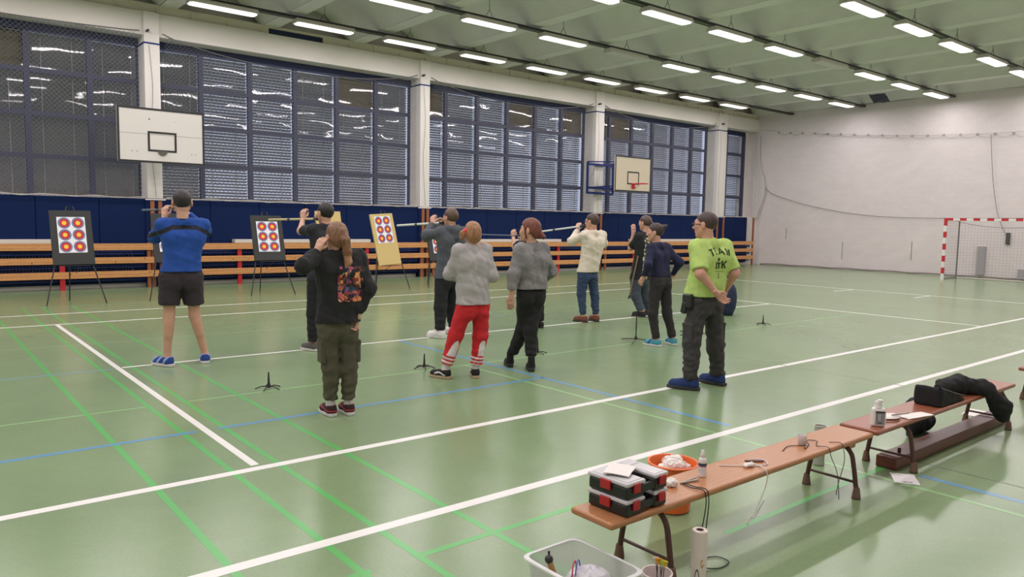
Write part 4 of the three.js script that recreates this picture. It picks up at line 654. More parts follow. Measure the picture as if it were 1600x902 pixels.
// ---------------------------------------------------------------- targets on easels
{
  const face = canvasTex(512, 720, (c, w, h) => {
    c.fillStyle = '#ece9ee'; c.fillRect(0, 0, w, h);
    for (let i = 0; i < 2; i++) for (let j = 0; j < 3; j++) {
      const x = 132 + i * 248, y = 122 + j * 238;
      for (const [r, col] of [[114, '#5f6f96'], [102, '#7d8fb5'], [90, '#5e6288'], [84, '#c22a3c'], [66, '#d8343c'], [44, '#e8a23a'], [34, '#f3cf4a'], [16, '#f0c63a']]) { c.fillStyle = col; c.beginPath(); c.arc(x, y, r, 0, 7); c.fill(); }
      c.strokeStyle = '#9c2230'; c.lineWidth = 2; c.beginPath(); c.arc(x, y, 66, 0, 7); c.stroke();
    }
  });
  const paper = mat({ map: face, roughness: 0.8 }), foam = mat({ color: lin(0.045, 0.045, 0.045), roughness: 0.85, bumpMap: fineBump, bumpScale: 0.002 }), straw = mat({ color: lin(0.62, 0.46, 0.19), roughness: 0.8, bumpMap: fineBump, bumpScale: 0.002 }), strawPlain = straw;
  const list = [ // x centre, bottom, width, height, material, paper?, tilt, words
    [2.505, 0.73, 0.68, 1.03, foam, [0.46, 0.68, 0.05], 0.01, 'dark foam target board with six spots, leftmost of all', 'leftmost'],
    [4.225, 0.74, 0.68, 1.0, foam, [0.46, 0.67, 0.05], 0, 'dark foam target board behind the man in blue', 'behind the man in blue'],
    [6.21, 0.74, 0.685, 1.0, foam, [0.47, 0.67, 0.03], 0, 'dark foam target board with six spots, just left of the man in the black t-shirt', 'left of the man in the black t-shirt'],
    [7.66, 0.62, 0.62, 1.25, straw, null, 0, 'straw coloured target board half hidden by the man in the black t-shirt', 'behind the man in the black t-shirt'],
    [9.13, 0.585, 0.615, 1.26, straw, [0.43, 0.655, 0.24], 0.07, 'tall straw coloured target board with six spots', 'under the tall straw coloured board'],
    [10.64, 0.65, 0.68, 1.0, foam, [0.42, 0.6, 0.0], 0, 'dark foam target board behind the man in the charcoal hood', 'behind the man in the charcoal hood'],
  ];
  for (const [x, y0, w, h, m, pp, tilt, words, where] of list) {
    const lean = Math.atan(0.5 / (y0 + h + 0.04)) - 0.004, zb = -15.66 - 0.5 * y0 / (y0 + h + 0.04) + 0.016 + 0.05 / Math.cos(lean);
    const b = thing('target_board', words, 'target', [x, y0 + 0.002, zb]); b.rotation.set(-lean, 0, tilt);
    part('board', rbox(-w / 2, w / 2, 0, h, -0.05, 0, 0.006, 1), m, b);
    if (pp) { const g = new THREE.BoxGeometry(pp[0], pp[1], 0.002); g.translate(0, h / 2 + pp[2], 0.002); const f = part('target_face', g, paper, b); f.userData.label = 'white paper with six red and yellow rings'; }
    const e = thing('easel', 'black folding easel ' + where, 'easel', [x, 0, -15.66]);
    const top = [0, y0 + h + 0.04, -0.62], apexY = y0 + h + 0.04;
    for (const q of [-1, 1]) part('leg', rod([q * 0.485, 0, 0], [q * 0.05, apexY, -0.5], 0.012, 0.012, 6), M.black, e);
    part('leg', rod([0.0, 0, -0.8], [0, apexY, -0.52], 0.012, 0.012, 6), M.black, e);
    part('ledge', rbox(-0.25, 0.25, y0 - 0.025, y0 - 0.014, zb + 15.66 - 0.06, zb + 15.66 + 0.02, 0.005, 1), M.black, e);
    part('tie', rod([0.1, y0 - 0.02, -0.22], [0.1, y0 - 0.2, -0.66], 0.006, 0.006, 5), M.black, e);
  }
}
// ---------------------------------------------------------------- basketball backboards
function backboard(x0, x1, y0, y1, z, m, label) {
  const g = thing('backboard', label, 'backboard', [(x0 + x1) / 2, y0, z]); const w = x1 - x0, h = y1 - y0, b = 0.045;
  part('board', rbox(-w / 2, w / 2, 0, h, -0.04, 0, 0.004, 1), m, g);
  const fr = (a, c, d, e, n) => part(n, box(a, c, d, e, 0.0, 0.004), M.black, g);
  fr(-w / 2, w / 2, 0, b, 'edge_line'); fr(-w / 2, w / 2, h - b, h, 'edge_line'); fr(-w / 2, -w / 2 + b, b, h - b, 'edge_line'); fr(w / 2 - b, w / 2, b, h - b, 'edge_line');
  const u = 0.3, v0 = 0.25, v1 = 0.69, t = 0.045; fr(-u, u, v0, v0 + t, 'aim_line'); fr(-u, u, v1 - t, v1, 'aim_line'); fr(-u, -u + t, v0 + t, v1 - t, 'aim_line'); fr(u - t, u, v0 + t, v1 - t, 'aim_line');
  return g;
}
{
  const whiteBoard = mat({ color: lin(0.74, 0.70, 0.66), roughness: 0.5 }), creamBoard = mat({ color: lin(0.66, 0.58, 0.44), roughness: 0.5 });
  const n = backboard(3.73, 5.54, 2.82, 4.01, -18.0, whiteBoard, 'large white basketball backboard without a ring on the nearest pillar');
  part('ring_bracket', (() => { const g = new THREE.CylinderGeometry(0.1, 0.1, 0.03, 20, 1, false, Math.PI / 2, Math.PI); g.rotateX(-Math.PI / 2); g.translate(0, 0.27, 0.016); return g; })(), mat({ color: lin(0.12, 0.11, 0.1), roughness: 0.5, metalness: 0.4 }), n);
  part('board_joint', box(-0.86, 0.86, 0.62, 0.625, 0, 0.001), M.dark, n);
  for (const [x, y, r] of [[-0.26, 0.95, 0.016], [0.26, 0.93, 0.008], [-0.62, 0.24, 0.01], [-0.52, 0.24, 0.01], [0.62, 0.24, 0.01], [0.7, 0.24, 0.01]]) part('bolt_hole', at(new THREE.CylinderGeometry(r, r, 0.002, 10), x, y, 0.001, 0, Math.PI / 2), M.black, n);
  for (const q of [-0.3, 0.3]) for (const y of [0.25, 0.95]) part('arm', rod([q, y, -0.04], [q * 0.4 + 0.06, y, -0.9], 0.025, 0.025, 8), M.steelBlue, n);
  const f = backboard(18.84, 20.67, 2.78, 3.98, -17.6, creamBoard, 'cream basketball backboard with a bare red ring on a blue wall frame');
  part('ring', (() => { const g = new THREE.TorusGeometry(0.225, 0.012, 8, 32); g.rotateX(Math.PI / 2); g.translate(0, 0.27, 0.39); return g; })(), M.red, f);
  part('ring_bracket', merge([rbox(-0.08, 0.08, 0.1, 0.28, 0.004, 0.03, 0.006, 1), rbox(-0.06, 0.06, 0.255, 0.28, 0.02, 0.18, 0.005, 1), rod([0.07, 0.12, 0.03], [0.14, 0.26, 0.22], 0.008, 0.008, 5), rod([-0.07, 0.12, 0.03], [-0.14, 0.26, 0.22], 0.008, 0.008, 5)]), M.red, f);
  // wall frame in the board's own frame (board stands 1.3 m off the pillar)
  const X = (x) => x - 19.755, Y = (y) => y - 2.78, zz = -1.27;
  for (const x of [18.8, 20.1]) part('upright', box(X(x) - 0.03, X(x) + 0.03, Y(2.72), Y(3.82), zz - 0.03, zz + 0.03), M.steelBlue, f);
  for (const y of [2.74, 2.92, 3.74]) part('crossbar', box(X(18.8), X(20.1), Y(y) - 0.04, Y(y) + 0.04, zz - 0.025, zz + 0.025), M.steelBlue, f);
  for (const [x, y] of [[18.8, 3.82], [20.1, 3.82], [18.8, 2.92], [20.1, 2.92]]) part('arm', rod([X(x), Y(y), zz], [X(x) * 0.6, Y(y) + (y > 3 ? -0.05 : 0.05), -0.04], 0.022, 0.022, 8), M.steelBlue, f);
  part('brace', rod([X(19.45), Y(3.6), zz], [X(19.2), Y(2.3), zz - 0.05], 0.012, 0.012, 5), M.lampBody, f);
}
// ---------------------------------------------------------------- handball goal and end-wall fittings
{
  const g = thing('handball_goal', 'red and white striped handball goal with a net against the end wall', 'goal', [27.06, 0, -10.32]);
  const t = 0.08, H = 2.05, W = 3.08, stripe = (n) => (n % 2 ? M.white : M.red);
  for (const z of [0, W]) for (let i = 0; i < 10; i++) { const m = i === 9 ? M.red : stripe(i); part('post_band', box(0, t, i * 0.2, i === 9 ? H : (i + 1) * 0.2, z, z + t), i === 9 ? M.red : i % 2 ? M.red : M.white, g); }
  for (let i = 0; i < 15; i++) part('crossbar_band', box(0, t, H - t, H, t + i * (W - t) / 15, t + (i + 1) * (W - t) / 15), i === 0 || i % 2 === 0 ? M.red : M.white, g);
  for (const z of [0.04, W]) { part('rear_pole', rod([1.2, 0, z], [1.2, 1.96, z], 0.025, 0.025, 8), M.rope, g); part('side_rail', rod([0.04, 0.03, z], [1.2, 0.03, z], 0.02, 0.02, 6), M.rope, g); part('top_stay', rod([0.04, H - 0.04, z], [1.2, 1.96, z], 0.012, 0.012, 6), M.rope, g); }
  part('rear_rail', rod([1.2, 0.03, 0.04], [1.2, 0.03, W], 0.02, 0.02, 6), M.lampBody, g);
  const pos = []; const strip = (a, b, r) => { const d = V(...b).sub(V(...a)).normalize(), n = Math.abs(d.y) > 0.9 ? V(0, 0, 1) : Math.abs(d.x) > 0.9 ? V(0, 1, 0) : V(0, 1, 0); const A = V(...a), B = V(...b), p = [A.clone().addScaledVector(n, r), A.clone().addScaledVector(n, -r), B.clone().addScaledVector(n, r), B.clone().addScaledVector(n, -r)]; for (const i of [0, 1, 2, 2, 1, 3]) pos.push(p[i].x, p[i].y, p[i].z); };
  for (let z = 0.04; z <= W; z += 0.1) strip([1.17, 0.03, z], [1.17, 1.78 + 0.15 * Math.pow((z / W - 0.5) * 2, 2), z], 0.0022);
  for (let y = 0.1; y <= 1.8; y += 0.1) strip([1.17, y, 0.04], [1.17, y, W], 0.0022);
  for (let x = 0.1; x <= 1.2; x += 0.1) strip([x, 0.03, 0.04], [x, H - 0.05 - x * 0.08, 0.04], 0.0022);
  for (let y = 0.1; y <= 1.95; y += 0.1) strip([0.04, y, 0.04], [1.17, y, 0.04], 0.0022);
  const ng = new THREE.BufferGeometry(); ng.setAttribute('position', new THREE.BufferAttribute(new Float32Array(pos), 3)); ng.computeVertexNormals();
  const nm = part('goal_net', ng, new THREE.MeshStandardMaterial({ color: lin(0.3, 0.28, 0.27), roughness: 0.9, side: THREE.DoubleSide }), g); nm.userData.kind = 'stuff';
  part('net_rope', tube([[1.17, 1.93, 0.04], [1.17, 1.8, 0.8], [1.17, 1.76, 1.5], [1.17, 1.8, 2.3], [1.17, 1.93, W]], 0.008, 5, 30), M.rope, g);
  const gm = mat({ color: lin(0.36, 0.34, 0.35), roughness: 0.6 });
  const b1 = part('wall_box', rbox(29.33, 29.45, 0.1, 1.11, -10.04, -9.8, 0.008, 1), gm); tag(b1, 'tall grey wall box behind the goal net', 'wall box');
  const b2 = part('wall_box', rbox(29.35, 29.45, 1.2, 1.6, -9.2, -9.09, 0.008, 1), mat({ color: lin(0.05, 0.055, 0.05), roughness: 0.5 })); tag(b2, 'small dark wall box high behind the goal net', 'wall box');
  const b3 = part('wall_box', rbox(29.33, 29.45, 0.03, 0.37, -8.77, -8.3, 0.008, 1), gm); tag(b3, 'low grey wall box at the right edge behind the goal', 'wall box');
  // ropes of the end-wall net
  const rp = thing('end_wall_net', 'pale ball net with rings and slack ropes hung before the end wall', 'net'); const xx = 29.36;
  part('head_rope', tube([[28.6, 5.8, -18.9], [xx, 5.8, -18.4], [xx, 5.38, -15.2], [xx, 5.15, -12.6], [xx, 5.01, -9.9], [xx, 5.02, -7]], 0.008, 5, 50), M.netPale, rp);
  for (let z = -18; z < -7; z += 0.55) { const y = z < -12.6 ? 5.15 + (-12.6 - z) * 0.105 : 5.15 - (z + 12.6) * 0.05; part('ring', at(new THREE.TorusGeometry(0.035, 0.01, 5, 10), xx, y - 0.03, z, Math.PI / 2), M.rope, rp); part('loop', tube([[xx, y - 0.05, z], [xx, y - 0.16, z + 0.27], [xx, y - 0.06, z + 0.55]], 0.006, 4, 10), M.netPale, rp); }
  part('slack_rope', tube([[xx, 4.5, -18.9], [xx, 3.32, -18.5], [xx, 2.71, -17], [xx, 2.34, -15.3], [xx, 2.15, -13.8], [xx, 2.09, -12.6], [xx, 2.08, -11.2], [xx, 2.1, -8]], 0.011, 5, 60), M.rope, rp);
  part('drop_rope', tube([[xx, 4.97, -9.89], [xx, 3.2, -9.69], [xx, 2.1, -9.46], [xx, 1.5, -9.2]], 0.009, 5, 20), M.rope, rp);
  { // folded curtain of fine net gathered in the corner, and its hem along the floor
    const pts = [], cols = 40, g2 = new THREE.PlaneGeometry(1, 1, cols, 30), p = g2.attributes.position;
    for (let i = 0; i < p.count; i++) { const u = p.getX(i) + 0.5, v = p.getY(i) + 0.5; const y = 2.06 + v * 3.6, zz = -19.05 + u * (0.25 + 0.4 * Math.exp(-Math.pow((v - 0.35) / 0.25, 2))); p.setXYZ(i, 29.2 + 0.06 * Math.sin(u * 30) * (0.4 + 0.6 * v), y, zz); } g2.computeVertexNormals();
    part('gathered_net', g2, phys({ color: lin(0.85, 0.82, 0.8), roughness: 1, transmission: 0.5, thickness: 0, side: THREE.DoubleSide }), rp);
  }
  part('hem_rope', tube(Array.from({ length: 26 }, (_, i) => [29.36 - 0.03 * Math.sin(i * 1.7), 0.03 + 0.025 * Math.abs(Math.sin(i * 0.9)), -18.6 + i * 0.45]), 0.025, 6, 120), mat({ color: lin(0.28, 0.24, 0.22), roughness: 0.9 }), rp);
  for (const [z, y0, y1] of [[-17.48, 1.14, 1.62], [-14.97, 0.4, 1.1], [-12.3, 0.5, 1.2]]) part('wall_slit', box(XE - 0.002, XE + 0.01, y0, y1, z - 0.012, z + 0.012), M.rope, wallEnd);
}
// ---------------------------------------------------------------- stands for blowguns on the floor
function spike(x, z, label, turn) {
  const g = thing('blowgun_stand', label, 'stand', [x, 0, z], turn);
  part('spike', lathe([[0, 0.17], [0.006, 0.165], [0.012, 0.06], [0.022, 0.025], [0.02, 0.015], [0, 0.015]], 12), M.black, g);
  for (let k = 0; k < 5; k++) { const a = k * 1.2566; part('foot', tube([[0, 0.022, 0], [Math.cos(a) * 0.06, 0.028, Math.sin(a) * 0.06], [Math.cos(a) * 0.125, 0.006, Math.sin(a) * 0.125]], 0.006, 5, 8), M.black, g); }
}
spike(2.72, -7.01, 'black spiked floor stand left of the woman in the printed sweatshirt', 0.2); spike(4.51, -7.03, 'black spiked floor stand beside the red trousers', 0.5); spike(6.2, -7.03, 'black spiked floor stand behind the auburn haired woman', 0.9); spike(11.25, -7.02, 'black spiked floor stand alone at the right', 0.3);
function tripod(x, z, h, label, turn) {
  const g = thing('tripod_stand', label, 'stand', [x, 0, z], turn);
  part('pole', rod([0, 0.03, 0], [0, h, 0], 0.008, 0.008, 8), M.black, g); part('hub', rod([0, 0.03, 0], [0, 0.075, 0], 0.022, 0.018, 10), M.black, g);
  for (let k = 0; k < 3; k++) { const a = k * 2.094; part('leg', rod([0, 0.045, 0], [Math.cos(a) * 0.27, 0.008, Math.sin(a) * 0.27], 0.008, 0.007, 6), M.black, g); }
}
tripod(8.02, -7.0, 0.4, 'low black tripod stand beside the teal shoes', 1.5708); tripod(9.3, -7.05, 0.4, 'low black tripod stand behind the man in lime', 3.3);
{ const r = thing('blowgun', 'brown blowgun held upright beside the person in dark jeans', 'blowgun', [10.065, 0, -8.97]); part('barrel', rod([0.0, 0.375, 0.0], [0.12, 1.1, 0.07], 0.013, 0.013, 8), tubeMats.brown, r); part('mouthpiece', rod([-0.008, 0.33, -0.004], [0.002, 0.385, 0.001], 0.017, 0.017, 8), M.black, r); }
{
  const f = (x, y, z) => { const q = Math.max(ell(x, y, z, 0, 0.3, 0, 0.2, 0.36, 0.17), -y + 0.004); return q + 0.012 * noise.noise(x * 9, y * 9, z * 9); };
  const b = thing('duffel_bag', 'dark navy bag standing on the floor behind the man in lime', 'bag', [11.9, 0, -8.2]); part('bag_body', nets(f, [-0.26, -0.03, -0.24], [0.26, 0.72, 0.24], 0.014), mat({ color: lin(0.012, 0.02, 0.06), roughness: 0.8 }), b); part('strap', tube([[-0.05, 0.62, 0.05], [-0.03, 0.75, 0.02], [0.05, 0.72, 0], [0.08, 0.6, 0]], 0.014, 5, 16), M.black, b);
}
// ---------------------------------------------------------------- benches in the foreground
const benchWood = mat({ map: woodTex([178, 122, 82], 0.045, false, 1.4, 0.35), roughness: 0.3 }), benchRed = mat({ map: woodTex([150, 88, 64], 0.045, false, 1.4, 0.35), roughness: 0.3 }), legPaint = mat({ color: lin(0.075, 0.028, 0.02), roughness: 0.4 }), footRubber = mat({ color: lin(0.16, 0.09, 0.065), roughness: 0.75 });
const ZBench = -2.265, HB = 0.36;
function bench(x0, x1, legs, m, label) {
  const g = thing('gym_bench', label, 'bench', [x0, 0, ZBench]), n = x1 - x0;
  part('seat', rbox(0, n, HB - 0.034, HB, -0.13, 0.13, 0.014, 3), m, g);
  part('batten', rbox(n - 0.25, n - 0.17, HB - 0.07, HB - 0.035, -0.1, 0.1, 0.006, 1), m, g);
  for (const lx of legs) {
    const fr = thing0('leg_frame', g, [lx - x0, 0, 0]);
    for (const q of [-1, 1]) { part('leg', tube([[0, HB - 0.045, q * 0.02], [0, HB - 0.05, q * 0.075], [0, HB - 0.09, q * 0.118], [0, HB - 0.17, q * 0.138], [0, 0.07, q * 0.158]], 0.0145, 10, 30), legPaint, fr); part('foot', at(lathe([[0, 0], [0.026, 0], [0.026, 0.012], [0.017, 0.07], [0.013, 0.072], [0, 0.072]], 14), 0, 0, q * 0.163), footRubber, fr); }
    part('stretcher', rod([0, 0.1, -0.153], [0, 0.1, 0.153], 0.0085, 0.0085, 8), legPaint, fr);
  }
  return g;
}
function thing0(name, parent, pos) { const o = new THREE.Group(); o.name = name; o.position.set(...pos); parent.add(o); return o; }
bench(2.33, 4.74, [2.71, 4.48], benchWood, 'long light wooden bench nearest the camera, with the tool cases on it');
bench(4.8, 7.32, [5.29, 7.1], benchRed, 'reddish wooden bench in the middle, with the black bag on it');
bench(8.23, 10.7, [8.54, 10.4], benchRed, 'wooden bench cut off at the right edge of the picture');
{ const b = part('wooden_beam', rbox(5.22, 7.36, 0.003, 0.085, -2.33, -2.19, 0.008, 2), mat({ map: woodTex([96, 44, 34], 0.14, false, 1.2, 0.3), roughness: 0.35 })); tag(b, 'long dark red wooden beam lying on the floor under the middle bench', 'beam');
  for (const x of [5.4]) { const p = part('dowel', rod([x, 0.06, -2.25], [x, 0.118, -2.25], 0.012, 0.012, 8), legPaint, b); } }
// ---------------------------------------------------------------- things on and around the benches
const clearGrey = phys({ color: lin(0.72, 0.70, 0.71), roughness: 0.25, transmission: 0.25, thickness: 0 }), caseBlack = mat({ color: lin(0.012, 0.012, 0.014), roughness: 0.35 }), latchRed = mat({ color: lin(0.42, 0.012, 0.02), roughness: 0.35 });
const paperWhite = mat({ color: lin(0.80, 0.75, 0.71), roughness: 0.85 }), tissueMat = mat({ color: lin(0.82, 0.76, 0.72), roughness: 0.95, side: THREE.DoubleSide });
for (let k = 0; k < 2; k++) {
  const g = thing('organizer_case', k ? 'black organizer case with red latches and grey lid, upper of the two' : 'black organizer case with red latches, lower of the two on the bench', 'tool case', [2.565, HB + 0.001 + k * 0.079, -2.258], 0.04);
  const w = 0.145, d = 0.115;
  part('tray', merge([rbox(-w, -0.02, 0, 0.058, -d, d, 0.012, 2), rbox(-0.03, w, 0, 0.058, -d, -0.035, 0.012, 2), rbox(0.05, w, 0, 0.058, -0.05, d, 0.012, 2), rbox(-0.03, 0.06, 0.01, 0.05, d - 0.025, d - 0.005, 0.008, 2)]), caseBlack, g);
  const lid = part('lid', merge([rbox(-w - 0.004, -0.018, 0.058, 0.077, -d - 0.004, d + 0.004, 0.008, 2), rbox(-0.03, w + 0.004, 0.058, 0.077, -d - 0.004, -0.033, 0.008, 2), rbox(0.048, w + 0.004, 0.058, 0.077, -0.05, d + 0.004, 0.008, 2)]), clearGrey, g);
  for (const [a, b, c, e] of [[-w + 0.012, -0.03, -d + 0.012, -0.02], [-w + 0.012, -0.03, 0.0, d - 0.012], [0.06, w - 0.01, -d + 0.012, -0.045], [0.06, w - 0.01, 0.0, d - 0.012]]) part('lid_window', rbox(a, b, 0.0772, 0.079, c, e, 0.004, 1), clearGrey, lid);
  for (const x of [-0.085, 0.097]) part('latch', rbox(x - 0.022, x + 0.022, 0.026, 0.07, d, d + 0.012, 0.004, 1), latchRed, g);
  for (const z of [0.0]) part('latch', rbox(-w - 0.012, -w, 0.026, 0.07, z - 0.035, z + 0.025, 0.004, 1), latchRed, g);
}
function crumple(name, label, cat, pos, sx, sy, sz, seed, group, fr = 16) {
  const f = (x, y, z) => ell(x, y, z, 0, sy, 0, sx, sy, sz) + 0.35 * Math.min(sx, sy, sz) * (Math.abs(noise.noise(x * fr + seed, y * fr, z * fr)) * 2 - 0.5 + 0.8 * (Math.abs(noise.noise(x * fr * 2.1, y * fr * 2.1 + seed, z * fr * 2.1)) - 0.2));
  const g = part(name, nets(f, [-sx * 1.5, -sy * 0.4, -sz * 1.5], [sx * 1.5, sy * 2.9, sz * 1.5], Math.max(0.003, sx / 14)), tissueMat); g.position.set(...pos); return tag(g, label, cat, group);
}
function sheet(name, label, cat, w, d, pos, turn, m, wave = 0.004, th = 0.0012) { const g = new THREE.BoxGeometry(w, th, d, 12, 1, 12), p = g.attributes.position; for (let i = 0; i < p.count; i++) p.setY(i, p.getY(i) + th + wave * (0.6 + noise.noise(p.getX(i) * 14 + pos[0], 1, p.getZ(i) * 14))); g.computeVertexNormals(); const o = part(name, g, m); o.position.set(...pos); o.rotation.y = turn; return tag(o, label, cat); }
sheet('paper_napkin', 'folded white napkin on top of the tool cases', 'napkin', 0.15, 0.12, [2.52, HB + 0.162, -2.27], 0.5, paperWhite, 0.005, 0.004);
{
  const orange = phys({ color: lin(0.82, 0.16, 0.035), roughness: 0.35 });
  const g = thing('orange_bucket', 'orange plastic bucket of used tissues behind the near bench', 'bucket', [3.43, 0, -2.68]);
  part('bucket_shell', lathe([[0, 0.003], [0.1, 0.003], [0.105, 0.01], [0.135, 0.27], [0.148, 0.275], [0.148, 0.285], [0.13, 0.283], [0.1, 0.02], [0, 0.015]], 36), orange, g);
  let i = 0; for (const [x, z, s] of [[-0.06, -0.02, 1], [0.03, -0.05, 1.1], [0.0, 0.05, 1], [0.07, 0.03, 0.9], [-0.02, -0.0, 1.15], [0.06, -0.03, 1.0]]) crumple('tissue', 'crumpled white tissue in the orange bucket', 'tissue', [3.43 + x, 0.215 + (i % 3) * 0.014, -2.68 + z], 0.042 * s, 0.03 * s, 0.038 * s, 3.3 * ++i, 'tissues in the orange bucket', 26);
  for (let k = 0; k < 5; k++) crumple('tissue', 'crumpled white tissue in the orange bucket', 'tissue', [3.43 + 0.05 * Math.cos(k * 1.26), 0.15, -2.68 + 0.05 * Math.sin(k * 1.26)], 0.05, 0.04, 0.05, 20 + k * 3.1, 'tissues in the orange bucket', 24);
}
const whitePlastic = phys({ color: lin(0.80, 0.76, 0.74), roughness: 0.3 });
{
  const lab = canvasTex(256, 256, (c) => { c.fillStyle = '#e6e2e4'; c.fillRect(0, 0, 256, 256); c.fillStyle = '#3a3f63'; c.fillRect(0, 20, 256, 70); c.fillStyle = '#9a4050'; c.fillRect(0, 96, 256, 12); c.fillStyle = '#888'; for (let i = 0; i < 7; i++) c.fillRect(30, 124 + i * 17, 150 + (i * 37) % 60, 6); });
  const g = thing('spray_bottle', 'small white spray bottle standing on the near bench', 'bottle', [3.165, HB, -2.285]);
  part('bottle_body', lathe([[0, 0], [0.02, 0], [0.0215, 0.004], [0.0215, 0.085], [0.017, 0.097], [0.011, 0.102], [0, 0.102]], 24), whitePlastic, g);
  part('label', lathe([[0.0218, 0.02], [0.0218, 0.078]], 24), mat({ map: lab, roughness: 0.5 }), g);
  part('spray_head', lathe([[0, 0.102], [0.0125, 0.102], [0.0125, 0.118], [0.0085, 0.122], [0.0075, 0.14], [0, 0.142]], 18), whitePlastic, g);
}
{
  const lab = canvasTex(256, 320, (c) => { c.fillStyle = '#8e8c92'; c.fillRect(0, 0, 256, 320); c.fillStyle = '#2c2b30'; c.fillRect(0, 0, 256, 44); c.fillStyle = '#c9c6c8'; c.fillRect(70, 70, 80, 150); c.fillStyle = '#5b5a60'; for (let i = 0; i < 9; i++) c.fillRect(24, 64 + i * 20, 190 - (i * 29) % 70, 7); c.fillStyle = '#222'; c.fillRect(60, 268, 130, 22); });
  const g = thing('disinfectant_bottle', 'large white pump bottle with a grey label on the middle bench', 'bottle', [4.93, HB, -2.2], -0.85);
  part('bottle_body', (() => { const b = new RoundedBoxGeometry(0.088, 0.125, 0.052, 4, 0.018); b.translate(0, 0.0625, 0); return b; })(), whitePlastic, g);
  part('label', (() => { const b = new THREE.BoxGeometry(0.058, 0.088, 0.001); b.translate(0.004, 0.06, 0.0263); return b; })(), mat({ map: lab, roughness: 0.5 }), g);
  part('neck', merge([at(new THREE.CylinderGeometry(0.02, 0.024, 0.02, 20), -0.004, 0.134, 0), at(new THREE.CylinderGeometry(0.021, 0.021, 0.022, 20), -0.004, 0.154, 0), at(new RoundedBoxGeometry(0.035, 0.015, 0.028, 2, 0.005), 0.006, 0.17, 0)]), whitePlastic, g);
}
const cord = (name, label, pts, r, m) => tag(part(name, tube(pts, r, 5, pts.length * 8), m), label, 'cord');
const cordDark = mat({ color: lin(0.03, 0.028, 0.025), roughness: 0.7 }), cordWhite = mat({ color: lin(0.75, 0.72, 0.70), roughness: 0.7 }), metal = mat({ color: lin(0.42, 0.36, 0.33), roughness: 0.35, metalness: 0.5 }), pen = mat({ color: lin(0.2, 0.11, 0.09), roughness: 0.4 });
crumple('tissue', 'crumpled white tissue beside the tool cases', 'tissue', [2.92, HB - 0.004, -2.285], 0.03, 0.022, 0.026, 4.2, null, 30);
{ const t = thing('tongs', 'small metal tongs lying beside the tool cases', 'tongs', [2.98, HB + 0.004, -2.28]); part('arm', rod([0, 0, 0], [0.115, 0.008, 0.01], 0.0045, 0.0045, 6), metal, t); part('arm', rod([0, 0, 0], [0.11, 0.004, 0.03], 0.0045, 0.0045, 6), metal, t); }
cord('cord', 'dark twin cord hanging over the near bench edge to the floor', [[2.98, HB + 0.004, -2.27], [2.97, HB + 0.006, -2.2], [2.985, HB + 0.006, -2.14], [2.985, HB - 0.04, -2.125], [2.95, 0.15, -2.12], [2.93, 0.02, -2.1], [2.99, 0.005, -2.05], [3.1, 0.005, -2.06], [3.1, 0.005, -2.13], [2.98, 0.005, -2.16], [2.9, 0.006, -2.14]], 0.0028, cordDark);
cord('cord', 'second dark strand hanging beside the paper roll', [[3.0, HB + 0.004, -2.275], [2.995, HB + 0.006, -2.2], [3.005, HB + 0.006, -2.138], [3.005, HB - 0.04, -2.124], [2.985, 0.18, -2.118], [2.965, 0.03, -2.1], [2.94, 0.005, -2.08]], 0.0028, cordDark);
crumple('tissue', 'crumpled tissue wrapped on a white cord in mid-bench', 'tissue', [3.5, HB - 0.004, -2.23], 0.04, 0.014, 0.022, 7.7, null, 28);
{ const t = thing('marker', 'brown pen lying by the tissue in mid-bench', 'pen', [3.6, HB + 0.006, -2.26]); part('barrel', rod([-0.045, 0, -0.03], [0.03, 0, 0.03], 0.006, 0.006, 8), pen, t); part('pen_tip', rod([0.03, 0, 0.03], [0.04, 0, 0.038], 0.006, 0.002, 8), M.black, t); }
cord('cord', 'white cord looped over the near bench edge', [[3.38, HB + 0.003, -2.33], [3.45, HB + 0.004, -2.27], [3.55, HB + 0.004, -2.2], [3.62, HB + 0.004, -2.19], [3.66, HB + 0.004, -2.25], [3.6, HB + 0.004, -2.29], [3.56, HB + 0.004, -2.23], [3.52, HB + 0.005, -2.14], [3.52, HB - 0.04, -2.127], [3.46, 0.2, -2.13], [3.36, 0.12, -2.12], [3.31, 0.13, -2.1], [3.33, 0.16, -2.1], [3.42, 0.13, -2.13], [3.5, 0.2, -2.13]], 0.0028, cordWhite);
{ const t = thing('marker', 'dark pen under the small white cup on the bench', 'pen', [4.1, HB + 0.006, -2.25]); part('barrel', rod([-0.05, 0, 0.035], [0.05, 0, 0.0], 0.006, 0.006, 8), pen, t); part('clip', rod([-0.02, 0.006, 0.026], [0.02, 0.006, 0.012], 0.002, 0.002, 5), metal, t); }
{ const t = thing('plastic_cup', 'small clear white cup tipped on the near bench', 'cup', [4.13, HB + 0.001, -2.28]); part('cup_wall', lathe([[0, 0.0], [0.022, 0.0], [0.026, 0.055], [0.024, 0.055], [0.02, 0.004], [0, 0.004]], 20), phys({ color: lin(0.85, 0.82, 0.82), roughness: 0.3, transmission: 0.3, thickness: 0 }), t); part('cup_filling', crumpleGeo(0.018, 5), tissueMat, t).position.y = 0.024; }
function crumpleGeo(r, seed) { return nets((x, y, z) => Math.hypot(x, y, z) - r + 0.4 * r * (Math.abs(noise.noise(x * 70 + seed, y * 70, z * 70)) * 2 - 0.4), [-r * 1.6, -r * 1.6, -r * 1.6], [r * 1.6, r * 1.6, r * 1.6], r / 7); }
